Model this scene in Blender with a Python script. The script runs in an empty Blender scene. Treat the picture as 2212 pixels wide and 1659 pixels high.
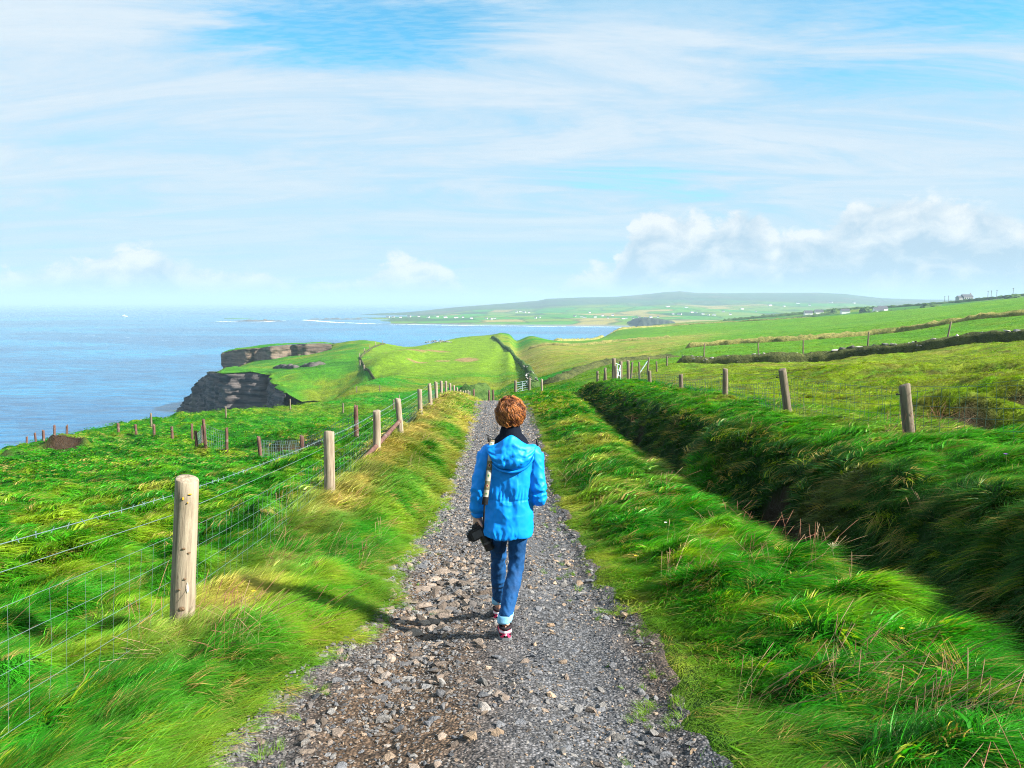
import bpy, bmesh, math, random
import numpy as np
from mathutils import Vector, Matrix, Quaternion

random.seed(7)
rng = np.random.default_rng(11)
S = bpy.context.scene
COL = S.collection
R = math.radians

# ------------------------------------------------------------------ camera
F, CU, CV = 1720.0, 1105.5, 829.5          # focal length and centre in photo pixels (2211 x 1659)
PITCH = math.atan((CV - 652.0) / F)
cam_data = bpy.data.cameras.new('camera')
cam_data.sensor_width = 36.0
cam_data.lens = 36.0 * F / 2211.0
cam_data.clip_start = 0.05
cam_data.clip_end = 200000.0
cam = bpy.data.objects.new('view_camera', cam_data)
cam.location = (0, 0, 0)
cam.rotation_euler = (math.pi / 2 - PITCH, 0, 0)
COL.objects.link(cam)
S.camera = cam

# ------------------------------------------------------------------ sun, sky, exposure
SUN_AZ, SUN_EL = R(108), R(34)             # azimuth clockwise from the view direction
SUN_DIR = Vector((math.sin(SUN_AZ) * math.cos(SUN_EL), math.cos(SUN_AZ) * math.cos(SUN_EL), math.sin(SUN_EL)))
sun_data = bpy.data.lights.new('sun', 'SUN')
sun_data.energy = 5.0
sun_data.angle = R(0.53)
sun_data.color = (1.0, 0.94, 0.84)
sun = bpy.data.objects.new('sun', sun_data)
sun.rotation_euler = SUN_DIR.to_track_quat('Z', 'Y').to_euler()
sun.location = (60, -40, 60)
COL.objects.link(sun)

S.view_settings.view_transform = 'Standard'
S.view_settings.look = 'None'
S.view_settings.exposure = 1.62
S.view_settings.gamma = 1.0
S.cycles.volume_bounces = 0
S.cycles.max_bounces = 3
S.cycles.diffuse_bounces = 1
S.cycles.glossy_bounces = 2
S.cycles.transmission_bounces = 2
S.cycles.transparent_max_bounces = 4
S.cycles.use_denoising = True
S.cycles.pixel_filter_type = 'BLACKMAN_HARRIS'
S.cycles.filter_width = 1.05
S.cycles.use_adaptive_sampling = True
S.cycles.adaptive_threshold = 0.015
S.cycles.denoising_prefilter = 'NONE'


class NT:
    """small helper around a node tree"""
    def __init__(self, nt):
        self.nt = nt
        self.n = nt.nodes
        self.n.clear()

    def new(self, t, **kw):
        nd = self.n.new(t)
        for k, v in kw.items():
            if k.startswith('i_'):
                nd.inputs[k[2:].replace('_', ' ')].default_value = v
            else:
                setattr(nd, k, v)
        return nd

    def link(self, a, b):
        self.nt.links.new(a, b)

    def val(self, sock, v):
        if hasattr(v, 'is_linked'):
            self.link(v, sock)
        elif v is not None:
            sock.default_value = v

    def math(self, op, a, b=None, c=None, clamp=False):
        nd = self.n.new('ShaderNodeMath')
        nd.operation = op
        nd.use_clamp = clamp
        self.val(nd.inputs[0], a)
        if b is not None:
            self.val(nd.inputs[1], b)
        if c is not None:
            self.val(nd.inputs[2], c)
        return nd.outputs[0]

    def vmath(self, op, a, b=None):
        nd = self.n.new('ShaderNodeVectorMath')
        nd.operation = op
        self.val(nd.inputs[0], a)
        if b is not None:
            self.val(nd.inputs[1], b)
        return nd.outputs['Vector'] if op not in ('DOT_PRODUCT', 'LENGTH', 'DISTANCE') else nd.outputs['Value']

    def mix(self, fac, a, b, blend='MIX'):
        nd = self.n.new('ShaderNodeMix')
        nd.data_type = 'RGBA'
        nd.blend_type = blend
        self.val(nd.inputs[0], fac)
        self.val(nd.inputs[6], a if hasattr(a, 'is_linked') else (*a, 1.0) if len(a) == 3 else a)
        self.val(nd.inputs[7], b if hasattr(b, 'is_linked') else (*b, 1.0) if len(b) == 3 else b)
        return nd.outputs[2]

    def ramp(self, fac, lo, hi, a=0.0, b=1.0, smooth=True):
        nd = self.n.new('ShaderNodeMapRange')
        nd.interpolation_type = 'SMOOTHSTEP' if smooth else 'LINEAR'
        self.val(nd.inputs['Value'], fac)
        self.val(nd.inputs['From Min'], lo)
        self.val(nd.inputs['From Max'], hi)
        self.val(nd.inputs['To Min'], a)
        self.val(nd.inputs['To Max'], b)
        return nd.outputs['Result']

    def noise(self, vec, scale, detail=4.0, rough=0.55, dist=0.0):
        nd = self.n.new('ShaderNodeTexNoise')
        if vec is not None:
            self.link(vec, nd.inputs['Vector'])
        nd.inputs['Scale'].default_value = scale
        nd.inputs['Detail'].default_value = detail
        nd.inputs['Roughness'].default_value = rough
        nd.inputs['Distortion'].default_value = dist
        return nd.outputs['Fac']


# ---- world: Nishita sky behind a thin veil of high cloud, with cumulus low over land and sea
W = bpy.data.worlds.new('World')
S.world = W
W.use_nodes = True
W.cycles.sampling_method = 'MANUAL'
W.cycles.sample_map_resolution = 256
w = NT(W.node_tree)
SKY_K = 0.12
sky = w.new('ShaderNodeTexSky', sky_type='NISHITA', sun_disc=False, sun_elevation=SUN_EL, sun_rotation=SUN_AZ,
            altitude=60.0, air_density=1.0, dust_density=0.6, ozone_density=1.6)
geo = w.new('ShaderNodeNewGeometry')
dirv = w.vmath('MULTIPLY', geo.outputs['Incoming'], (-1.0, -1.0, -1.0))
sep = w.new('ShaderNodeSeparateXYZ')
w.link(dirv, sep.inputs[0])
dx, dy, dz = sep.outputs
AZ = w.math('MULTIPLY', w.math('ARCTAN2', dx, dy), 180 / math.pi)
EL = w.math('MULTIPLY', w.math('ARCSINE', dz), 180 / math.pi)
up = w.math('MAXIMUM', dz, 0.0)
# high cirrus sheet: the direction projected onto a plane overhead
den = w.math('ADD', up, 0.16)
cmb = w.new('ShaderNodeCombineXYZ')
w.link(w.math('DIVIDE', dx, den), cmb.inputs[0])
w.link(w.math('DIVIDE', dy, den), cmb.inputs[1])
rot = w.new('ShaderNodeMapping')
rot.inputs['Rotation'].default_value = (0, 0, R(-38))
rot.inputs['Scale'].default_value = (0.9, 3.0, 1.0)
rot.inputs['Location'].default_value = (3.1, 1.7, 0.4)
w.link(cmb.outputs[0], rot.inputs['Vector'])
veil = w.noise(rot.outputs[0], 1.0, 8.0, 0.66, 0.9)


def blob(az, el, ra, re):
    """1 in the middle of an ellipse of sky, falling to 0 at its edge (degrees)"""
    p = w.math('MULTIPLY', w.math('SUBTRACT', AZ, az), 1.0 / ra)
    q = w.math('MULTIPLY', w.math('SUBTRACT', EL, el), 1.0 / re)
    return w.math('SUBTRACT', 1.0, w.math('SQRT', w.math('ADD', w.math('MULTIPLY', p, p), w.math('MULTIPLY', q, q))))


gap = w.math('MAXIMUM', w.math('MULTIPLY', blob(-11.5, 19.0, 14.0, 4.8), 1.3), w.math('MULTIPLY', blob(30, 17.5, 13.0, 5.0), 0.6))
gap = w.math('MAXIMUM', gap, w.math('MULTIPLY', blob(9.5, 8.8, 8.0, 2.0), 0.38))
gap = w.math('ADD', gap, w.math('MULTIPLY', w.math('SUBTRACT', veil, 0.5), -1.9))
gap = w.math('MAXIMUM', gap, -0.25)
veil = w.math('SUBTRACT', veil, w.math('MULTIPLY', gap, 0.26))
cirrus = w.ramp(veil, 0.28, 0.66, 0.0, 1.0)
mott = w.noise(rot.outputs[0], 20.0, 2.0, 0.6)
cirrus = w.math('MULTIPLY', cirrus, w.ramp(mott, 0.3, 0.62, 0.86, 1.0))
# cumulus: how high the heaps reach round the horizon
CLOUD_TOPS = [(-180, 3.0), (-120, 3.6), (-60, 2.6), (-44, 2.59), (-36, 1.87), (-31, 2.38), (-27.5, 2.88), (-24.5, 3.53), (-22, 2.59), (-17, 2.3), (-14, 1.44), (-11, 1.58), (-9, 3.02), (-6, 3.17), (-4.2, 2.16), (-3, 0.86), (1.0, 0.94), (2.5, 1.01), (4.2, 2.0), (4.6, 2.6), (5.9, 2.8), (6.4, 2.4), (8.0, 4.6), (10, 5.9), (12.5, 5.9), (13.5, 4.8), (15, 6.2), (17.5, 6.0), (18.5, 4.6), (21, 4.8), (22.5, 6.2), (25.5, 6.5), (28, 6.2), (31, 5.6), (34, 4.6), (45, 5.2), (70, 3.0), (120, 4.0), (180, 3.0)]
fc_ = w.new('ShaderNodeFloatCurve')
cv = fc_.mapping.curves[0]
while len(cv.points) > 2:
    cv.points.remove(cv.points[1])
for k, (a_, e_) in enumerate(CLOUD_TOPS):
    xx, yy = (a_ + 180) / 360, e_ / 10
    if k == 0:
        cv.points[0].location = (0, yy)
    elif k == len(CLOUD_TOPS) - 1:
        cv.points[-1].location = (1, yy)
    else:
        cv.points.new(xx, yy)
fc_.mapping.update()
sc = w.vmath('MULTIPLY', dirv, (1.0, 1.0, 1.5))
puff = w.noise(sc, 24.0, 6.0, 0.60, 0.3)
pf = w.math('SUBTRACT', puff, 0.5)
AZw = w.math('ADD', AZ, w.math('MULTIPLY', pf, 1.6))
w.link(w.math('MULTIPLY_ADD', AZw, 1 / 360, 0.5), fc_.inputs['Value'])
top_ = w.math('MULTIPLY', fc_.outputs[0], 10.9)
rise_ = w.math('SUBTRACT', top_, EL)
cm = w.math('ADD', w.math('MULTIPLY', rise_, 0.85), w.math('MULTIPLY', pf, 3.0))
cumulus = w.ramp(cm, 0.15, 0.75, 0.0, 1.0)
fade = w.ramp(EL, 0.2, 2.0, 0.25, 1.0)
cumulus = w.math('MULTIPLY', cumulus, w.math('MULTIPLY', fade, 0.97))
shade = w.math('ADD', w.ramp(rise_, 0.2, 4.0, 0.80, 0.15), w.math('MULTIPLY', pf, 3.2), clamp=True)
cum_col = w.mix(shade, (0.161 / SKY_K, 0.218 / SKY_K, 0.268 / SKY_K), (0.300 / SKY_K, 0.313 / SKY_K, 0.319 / SKY_K))
cir_col = (0.216 / SKY_K, 0.265 / SKY_K, 0.310 / SKY_K)
low = w.ramp(dz, -0.02, 0.20, 1.0, 0.0)
blue = w.mix(1.0, sky.outputs[0], (0.235, 0.62, 0.65), 'MULTIPLY')
pale = (0.155 / SKY_K, 0.240 / SKY_K, 0.306 / SKY_K)
ripple = w.ramp(mott, 0.35, 0.65, 0.0, 0.30)
blue = w.mix(ripple, blue, pale)
blue = w.mix(w.ramp(gap, -0.05, 0.75, 0.80, 0.0), blue, pale)
skyc = w.mix(cirrus, blue, cir_col)
skyc = w.mix(w.ramp(veil, 0.48, 0.85, 0.0, 0.6), skyc, (0.285 / SKY_K, 0.308 / SKY_K, 0.322 / SKY_K))
skyc = w.mix(w.math('MULTIPLY', low, 0.6), skyc, (0.162 / SKY_K, 0.249 / SKY_K, 0.298 / SKY_K))
skyc = w.mix(cumulus, skyc, cum_col)
bg = w.new('ShaderNodeBackground')
bg.inputs['Strength'].default_value = SKY_K
w.link(skyc, bg.inputs['Color'])
wo = w.new('ShaderNodeOutputWorld')
w.link(bg.outputs[0], wo.inputs['Surface'])


# ------------------------------------------------------------------ helpers
def P(u, v, y):
    """world point at forward distance y that the photo shows at pixel (u, v)"""
    a, b = (u - CU) / F, (v - CV) / F
    d = (a, math.cos(PITCH) - b * math.sin(PITCH), -math.sin(PITCH) - b * math.cos(PITCH))
    k = y / d[1]
    return (d[0] * k, y, d[2] * k)


def hash2(ix, iy, seed):
    h = (ix.astype(np.int64) * 374761393 + iy.astype(np.int64) * 668265263 + seed * 1442695041) & 0xFFFFFFFF
    h = ((h ^ (h >> 13)) * 1274126177) & 0xFFFFFFFF
    h = ((h ^ (h >> 16)) * 2246822519) & 0xFFFFFFFF
    return ((h ^ (h >> 15)) & 0xFFFF) / 65535.0


def perlin(x, y, seed=0):
    x = np.asarray(x, float)
    y = np.asarray(y, float)
    ix, iy = np.floor(x), np.floor(y)
    fx, fy = x - ix, y - iy
    u_, v_ = fx * fx * fx * (fx * (fx * 6 - 15) + 10), fy * fy * fy * (fy * (fy * 6 - 15) + 10)
    def g(ox, oy):
        a = hash2(ix + ox, iy + oy, seed) * 2 * math.pi
        return np.cos(a) * (fx - ox) + np.sin(a) * (fy - oy)
    return ((g(0, 0) * (1 - u_) + g(1, 0) * u_) * (1 - v_) + (g(0, 1) * (1 - u_) + g(1, 1) * u_) * v_) * 1.5


def fbm(x, y, oct=4, seed=0, gain=0.5):
    s, a, f = 0.0, 1.0, 1.0
    for o in range(oct):
        s = s + a * perlin(np.asarray(x) * f, np.asarray(y) * f, seed + o * 17)
        a *= gain
        f *= 2.03
    return s


def sstep(a, b, x):
    t = np.clip((np.asarray(x, float) - a) / (b - a), 0, 1)
    return t * t * (3 - 2 * t)


def add_obj(name, mesh, mat=None, parent=None, kind=None, label=None, cat=None, group=None):
    o = bpy.data.objects.new(name, mesh)
    COL.objects.link(o)
    if mat is not None and mesh is not None and len(mesh.materials) == 0:
        mesh.materials.append(mat)
    if parent is not None:
        o.parent = parent
    if kind:
        o['kind'] = kind
    if label:
        o['label'] = label
    if cat:
        o['category'] = cat
    if group:
        o['group'] = group
    return o


def thing(name, label, cat, loc=(0, 0, 0), rz=0.0, group=None):
    o = bpy.data.objects.new(name, None)
    COL.objects.link(o)
    o.location = loc
    o.rotation_euler = (0, 0, rz)
    o.empty_display_size = 0.2
    o['label'] = label
    o['category'] = cat
    if group:
        o['group'] = group
    return o


def mesh_np(name, verts, faces, smooth=True):
    """mesh from numpy arrays; faces an (n, k) array or a list of tuples"""
    me = bpy.data.meshes.new(name)
    if isinstance(faces, np.ndarray):
        n, k = faces.shape
        me.vertices.add(len(verts))
        me.vertices.foreach_set('co', np.ascontiguousarray(verts, np.float32).ravel())
        me.loops.add(n * k)
        me.loops.foreach_set('vertex_index', np.ascontiguousarray(faces, np.int32).ravel())
        me.polygons.add(n)
        me.polygons.foreach_set('loop_start', np.arange(0, n * k, k, dtype=np.int32))
        me.update(calc_edges=True)
    else:
        me.from_pydata([tuple(v) for v in verts], [], faces)
        me.update()
    if smooth:
        me.polygons.foreach_set('use_smooth', np.ones(len(me.polygons), bool))
    return me


def grid_faces(nr, nc, wrap=False):
    i, j = np.meshgrid(np.arange(nr - 1), np.arange(nc if wrap else nc - 1), indexing='ij')
    i, j = i.ravel(), j.ravel()
    j2 = (j + 1) % nc
    return np.stack([i * nc + j, i * nc + j2, (i + 1) * nc + j2, (i + 1) * nc + j], 1)


def set_col(me, name, rgb):
    a = me.color_attributes.new(name, 'FLOAT_COLOR', 'POINT')
    c = np.ones((len(rgb), 4), np.float32)
    c[:, :3] = rgb
    a.data.foreach_set('color', c.ravel())


def mat(name):
    m = bpy.data.materials.new(name)
    m.use_nodes = True
    t = NT(m.node_tree)
    b = t.new('ShaderNodeBsdfPrincipled')
    o = t.new('ShaderNodeOutputMaterial')
    t.link(b.outputs[0], o.inputs[0])
    b.inputs['Specular IOR Level'].default_value = 0.25
    return m, t, b, o


def bump(t, b, h, strength=0.5, dist=0.02):
    bp = t.new('ShaderNodeBump')
    bp.inputs['Strength'].default_value = strength
    bp.inputs['Distance'].default_value = dist
    t.link(h, bp.inputs['Height'])
    t.link(bp.outputs[0], b.inputs['Normal'])


def plain(name, rgb, rough=0.7, var=0.25, scale=12.0, spec=0.25, bumpy=0.0):
    """a flat colour broken up by noise"""
    m, t, b, o = mat(name)
    tc = t.new('ShaderNodeTexCoord')
    n = t.noise(tc.outputs['Object'], scale, 5.0, 0.6)
    c = t.mix(t.ramp(n, 0.25, 0.75), [x * (1 - var) for x in rgb], [min(1, x * (1 + var)) for x in rgb])
    t.link(c, b.inputs['Base Color'])
    b.inputs['Roughness'].default_value = rough
    b.inputs['Specular IOR Level'].default_value = spec
    if bumpy:
        bump(t, b, n, 0.6, bumpy)
    return m


# ------------------------------------------------------------------ the lie of the land
SEA = -52.0
_py = np.array([-12, 0, 3.2, 5.35, 8, 11, 15, 20, 27, 36, 45, 60, 85, 110], float)
_pz = np.array([-0.2, -1.52, -1.95, -2.28, -2.68, -3.08, -3.42, -3.74, -4.08, -4.5, -5.6, -7.6, -9.8, -11.6])
# a smooth curve through those heights
_t = np.linspace(-12, 110, 1200)
_zz = np.interp(_t, _py, _pz)
_k = np.exp(-np.linspace(-2, 2, 41) ** 2)
_zz = np.convolve(np.pad(_zz, 20, mode='edge'), _k / _k.sum(), 'valid')


def path_z(y):
    return np.interp(y, _t, _zz)


_ey = np.array([-12, 3.2, 4.2, 5.3, 6.2, 7.6, 9.5, 12, 16, 22, 30, 36, 45, 60, 85, 110], float)
_el = np.array([-1.3, -1.24, -1.16, -1.02, -1.02, -1.10, -1.12, -1.1, -1.12, -1.25, -1.45, -1.6, -1.9, -2.0, -1.0, 0.5])
_er = np.array([.72, 0.74, 0.82, 0.90, 0.86, 0.80, 0.75, 0.72, 0.75, 0.8, 0.75, 0.65, 0.5, 0.4, 1.4, 2.8])


def edge_l(y):
    return np.interp(y, _ey, _el) + 0.09 * perlin(np.asarray(y) * 0.9, np.asarray(y) * 0 + 3.3, 5) + 0.05 * perlin(np.asarray(y) * 3.1, np.asarray(y) * 0 + 8.3, 6)


def edge_r(y):
    return np.interp(y, _ey, _er) + 0.10 * perlin(np.asarray(y) * 0.8, np.asarray(y) * 0 + 1.3, 8) + 0.05 * perlin(np.asarray(y) * 2.7, np.asarray(y) * 0 + 5.3, 9)


_sy = [-12, 3, 5, 10, 15, 20, 27, 36, 45, 60]
_fl = [.05, .05, .08, .42, .57, .58, .47, .33, .42, .45]      # ground at the left fence, above the path
_vl = [.12, .12, .13, .30, .36, .38, .36, .30, .3, .2]
_bk = [1.05, 1.1, 1.15, 1.2, 1.27, 1.25, 1.08, .92, .35, .1]  # bank crest above the path
_dt = [-.5, -.5, -.5, -.5, -.45, -.42, -.35, -.15, 0, 0]     # ditch bottom


_fy = np.array([-12, 0, 5, 10, 23, 33, 41, 57, 73], float)
_fx = np.array([-2.1, -2.1, -2.22, -2.4, -2.6, -3.15, -3.4, -3.7, -3.9])


def fence_x(y):
    return np.interp(y, _fy, _fx)


def near_profile(x, y):
    f = lambda a: np.interp(y, _sy, a)
    zb, bkh, dt = path_z(y), f(_bk), f(_dt)
    wob = 0.22 * perlin(y * 0.35, y * 0 + 0.7, 3) + 0.10 * perlin(y * 1.1, y * 0 + 4.7, 4)
    bul = 0.45 * np.exp(-((y - 13.5) / 2.4) ** 2)
    el, er = edge_l(y), edge_r(y)
    taper = np.interp(y, [30, 42], [0, 0.6])
    fx = fence_x(y)
    xs = np.stack([fx - 1.1, fx, fx * .5 + el * .5, el - 0.12, el + 0.15, y * 0 - 0.1, er - 0.15, er + 0.15, y * 0 + 1.75, y * 0 + 2.35,
                   2.8 + 0.4 * wob, 3.3 + wob * 0.6 - taper * .4, 3.48 + wob - bul - taper, 3.74 + wob - bul - taper, 4.12 + wob - bul - taper, 4.8 + wob * .6 - bul * .5 - taper, 5.4 + 0 * y, 6.8 + 0 * y], 0)
    zs = np.stack([f(_fl) - .02 - .02 * np.clip(y, 0, 20), f(_fl), f(_vl), y * 0 + .05, y * 0 - .02, y * 0 + .02, y * 0 - .01, y * 0 + .06, np.interp(y, [4, 10], [.13, .22]), np.interp(y, [4, 10], [.15, .30]),
                   np.interp(y, [4, 10], [.0, .16]) + .05 * wob, dt, dt * .35 + .12 * bkh, .52 * bkh, .83 * bkh, bkh + .12 * wob, bkh * 1.02, bkh * .9], 0)
    z = zs[0].copy()
    for k in range(len(xs) - 1):
        a, b = xs[k], xs[k + 1]
        t = np.clip((x - a) / np.maximum(b - a, 1e-3), 0, 1)
        t = t * t * (3 - 2 * t)
        z = np.where(x > a, zs[k] + (zs[k + 1] - zs[k]) * t, z)
    return z + zb


CT_ = [P(618, 852, 205), P(600, 828, 220), P(575, 812, 236), P(545, 805, 238), P(505, 807, 242), P(470, 806, 246), P(460, 806, 262), P(445, 814, 280), P(425, 840, 300), P(402, 866, 318), P(391, 881, 332), P(386, 905, 345)]
CP = []
for uvy in ((0, 1450, 5.2), (0, 1250, 8), (200, 1150, 11.5), (0, 1100, 15), (200, 1070, 18), (400, 1040, 18), (0, 1020, 26), (250, 1010, 30), (480, 1000, 27),
            (600, 1010, 22), (0, 982, 50), (150, 949, 64), (300, 927, 74), (450, 911, 85), (560, 903, 95), (640, 895, 105), (655, 992, 30), (770, 945, 26), (490, 978, 36), (563, 992, 32),
            (440, 967, 38), (372, 948, 45), (330, 938, 52), (760, 915, 48), (700, 948, 38), (600, 935, 52), (850, 898, 60), (900, 870, 75), (820, 880, 85),
            (750, 850, 150), (700, 876, 125), (800, 800, 220), (650, 800, 240), (612, 850, 212), (560, 800, 262), (500, 800, 290), (600, 778, 320), (700, 762, 340), (520, 797, 335),
            (900, 780, 250), (1000, 760, 300), (900, 830, 148), (1000, 840, 110), (1060, 862, 100), (830, 742, 385), (950, 738, 405), (1060, 730, 430), (1150, 727, 480), (740, 745, 370),
            (1120, 852, 78), (1200, 820, 112), (1300, 792, 122), (1150, 800, 185), (1400, 762, 190), (1250, 760, 250), (1100, 770, 272), (1300, 735, 385), (1200, 745, 335),
            (880, 815, 180), (970, 815, 180), (1060, 815, 180), (870, 800, 212), (960, 800, 212), (1050, 800, 212), (1110, 800, 208), (850, 762, 295), (900, 750, 335), (1000, 750, 335), (1070, 750, 335), (940, 780, 250), (1040, 780, 250), (1330, 714, 600), (1450, 706, 640), (1600, 698, 620), (1750, 690, 560), (1900, 676, 520), (1990, 667, 480), (2100, 655, 450), (2220, 642, 420), (2400, 625, 400),
            (1465, 790, 80), (1640, 786, 78), (1800, 776, 76), (1900, 766, 74), (2050, 748, 71), (2222, 729, 67), (2450, 710, 62),
            (1480, 752, 160), (1700, 735, 155), (1900, 718, 150), (2222, 684, 135), (1600, 770, 105), (1900, 742, 105), (2200, 706, 100),
            (1500, 825, 47), (1700, 825, 40), (1900, 800, 40), (2222, 792, 38), (1800, 852, 27), (2222, 852, 20), (2222, 910, 13.5), (2000, 880, 20), (1650, 850, 32), (2400, 880, 15),
            (1560, 845, 34), (1700, 710, 330), (1900, 695, 300), (2150, 665, 280), (1450, 722, 400),
            (2090, 652, 900), (1950, 664, 950), (1800, 671, 1020), (1700, 681, 1050), (1600, 688, 1100), (1500, 696, 1150), (2222, 638, 850), (1400, 703, 1200), (2450, 612, 800)):
    CP.append(P(*uvy))
for xyz in ((-6, -8, -1.3), (-3.4, -8, -.6), (7.5, -8, .4), (9, 2, -.55), (10, 6, -1.0), (15, 8, -.9), (20, 0, .1), (25, 20, -1.0), (-15, -10, -2.2), (-12, 3, -3.0), (-30, 0, -5), (-40, -40, -6), (0, -40, 3), (40, -40, 6), (-30, 25, -7.5), (60, 10, 3), (60, 30, 1.2),
            (-60, 40, -18), (-75, 70, -32), (-60, 110, -36), (-45, 140, -36), (-40, 170, -34), (-110, 120, -60), (120, 60, 3), (150, 120, 4), (200, 200, 5), (300, 300, 9), (500, 500, 18), (120, 800, -34), (60, 650, -32), (-60, 480, -30), P(1500, 712, 720), P(1700, 702, 720), P(1850, 692, 660), P(2000, 678, 620), P(2150, 656, 600), P(1600, 706, 840), P(1760, 697, 820), P(1900, 680, 760),
            (620, 1000, 4), (300, 1250, -42), (700, 1300, -25), (900, 600, 30), (-150, 400, -30), (7.8, 4, -1.15), (7.8, 9, -1.85), (8.0, 14, -2.3), (8, 20, -2.65), (8, 28, -3.3), (8, 38, -4.2), (8, 48, -5.2),
            (-3.8, 3, -2.1), (-3.8, 9, -2.95), (-3.8, 14, -3.55), (-3.9, 20, -3.9), (-4, 27, -4.3), (-4.2, 36, -5.2), (-4.4, 48, -6.6), (0, 62, -7.8), (0, 75, -9.0), (-6, 60, -8.0), (5, 62, -7.0)):
    CP.append(xyz)
CP += CT_[5:] + [P(462, 812, 300), P(432, 845, 322), P(404, 884, 345), P(484, 804, 325), P(600, 777, 350), P(660, 769, 353), P(540, 787, 352), P(505, 799, 356), P(730, 752, 362)]
CP = np.array(CP)


def _warp(x, y):
    return np.arcsinh(np.asarray(x) / 3.0), np.arcsinh(np.asarray(y) / 3.0)


def _ker(d2):
    return 0.5 * d2 * np.log(d2 + 1e-9)


_cx, _cy = _warp(CP[:, 0], CP[:, 1])
_ce = CP[:, 2] / np.sqrt(CP[:, 0] ** 2 + CP[:, 1] ** 2 + 16.0)
_n = len(CP)
_A = np.zeros((_n + 3, _n + 3))
_A[:_n, :_n] = _ker((_cx[:, None] - _cx) ** 2 + (_cy[:, None] - _cy) ** 2) + np.eye(_n) * 0.0004
_A[:_n, _n:] = np.stack([np.ones(_n), _cx, _cy], 1)
_A[_n:, :_n] = _A[:_n, _n:].T
_W = np.linalg.solve(_A, np.concatenate([_ce, np.zeros(3)]))


def macro_z(x, y):
    sh = np.shape(x)
    x, y = np.ravel(x).astype(float), np.ravel(y).astype(float)
    out = np.empty(len(x))
    for s in range(0, len(x), 40000):
        xx, yy = x[s:s + 40000], y[s:s + 40000]
        X, Y = _warp(xx, yy)
        k = _ker((X[:, None] - _cx) ** 2 + (Y[:, None] - _cy) ** 2)
        e = k @ _W[:_n] + _W[_n] + _W[_n + 1] * X + _W[_n + 2] * Y
        out[s:s + 40000] = e * np.sqrt(xx ** 2 + yy ** 2 + 16.0)
    return out.reshape(sh)


# top edge of the sea cliffs, walked from the gully out to the point; beyond it the far edge of the headland
CLIFF_TOP = CT_
SCARP_TOP = [P(480, 762, 372), P(500, 757, 366), P(530, 754, 362), P(560, 752, 362), P(585, 748, 356), P(620, 745, 362), P(660, 743, 360), P(690, 742, 362), P(715, 743, 364)]
_ct = np.array(CLIFF_TOP)
_sct = np.array(SCARP_TOP)
LAND = np.array([(-400, -400), (-120, 20), (-75, 55), (-62, 90), (-52, 120), (-56, 150), (-57, 185)] + [tuple(p[:2]) for p in CLIFF_TOP] +
                [(-141, 362), (-132, 385), (-90, 412), (-20, 470), (60, 560), (110, 680), (180, 800), (200, 1100), (220, 1350), (900, 1500), (2500, 1200), (2500, -400)], float)


def seg_dist(px, py, poly, closed=True):
    d = np.full(len(px), 1e18)
    n = len(poly)
    for k in range(n if closed else n - 1):
        a, b = poly[k], poly[(k + 1) % n]
        ab = b - a
        t = np.clip(((px - a[0]) * ab[0] + (py - a[1]) * ab[1]) / (ab @ ab + 1e-9), 0, 1)
        d = np.minimum(d, (px - a[0] - t * ab[0]) ** 2 + (py - a[1] - t * ab[1]) ** 2)
    return np.sqrt(d)


def inside(px, py, poly):
    r = np.zeros(len(px), bool)
    n = len(poly)
    for k in range(n):
        (x1, y1), (x2, y2) = poly[k], poly[(k + 1) % n]
        if y1 == y2:
            continue
        c = ((y1 > py) != (y2 > py)) & (px < (x2 - x1) * (py - y1) / (y2 - y1) + x1)
        r ^= c
    return r


def land_sd(x, y):
    s = np.where(inside(x, y, LAND), 1.0, -1.0)
    return s * seg_dist(x, y, LAND)


def near_w(x, y):
    """how much the surveyed cross-section of the lane rules over the open land"""
    return sstep(-4.2, -2.6, x) * (1 - sstep(6.4, 8.6, x)) * (1 - sstep(44, 60, y)) * sstep(-12, -9, y)


def on_path(x, y):
    return np.where((y > -12) & (y < 70), np.minimum(x - edge_l(y), edge_r(y) - x), -9.0)


def hummock(x, y):
    """wind-combed swells and tussocks of long grass"""
    a = perlin(x * 0.55 + y * .12 + .4 * perlin(x * .5, y * .5, 71), y * 0.95 - x * .2, 21)
    b = perlin(x * 1.4 + y * .3, y * 2.3 - x * .5, 22)
    c = .7 * perlin(x * .95 + y * .35 + .7 * perlin(x * 1.1, y * 1.1, 73), y * 1.5 - x * .5, 24) + .5 * perlin(x * 2.3 + y * .8, y * 3.0, 25)
    r = np.sqrt(x * x + y * y)
    off = sstep(0.1, 0.9, -on_path(x, y))
    amp = np.where(x < -2.6, 0.26, np.where(x > .5, .12, .10)) * off * (0.25 + 0.75 * (1 - sstep(60, 160, r)))
    amp = amp * (1 + 0.7 * sstep(8, 20, -x))
    tus = np.where((x > .5) & (x < 3.1), .17, np.where((x >= 3.1) & (x < 6), .09, np.where(x < -2.6, .13, .08))) * off * (1 - sstep(30, 60, r))
    return amp * (np.abs(a) * 1.5 + 0.45 * b - .3) + tus * (np.clip(np.abs(c) * 2.2, 0, 1) - .45)


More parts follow.
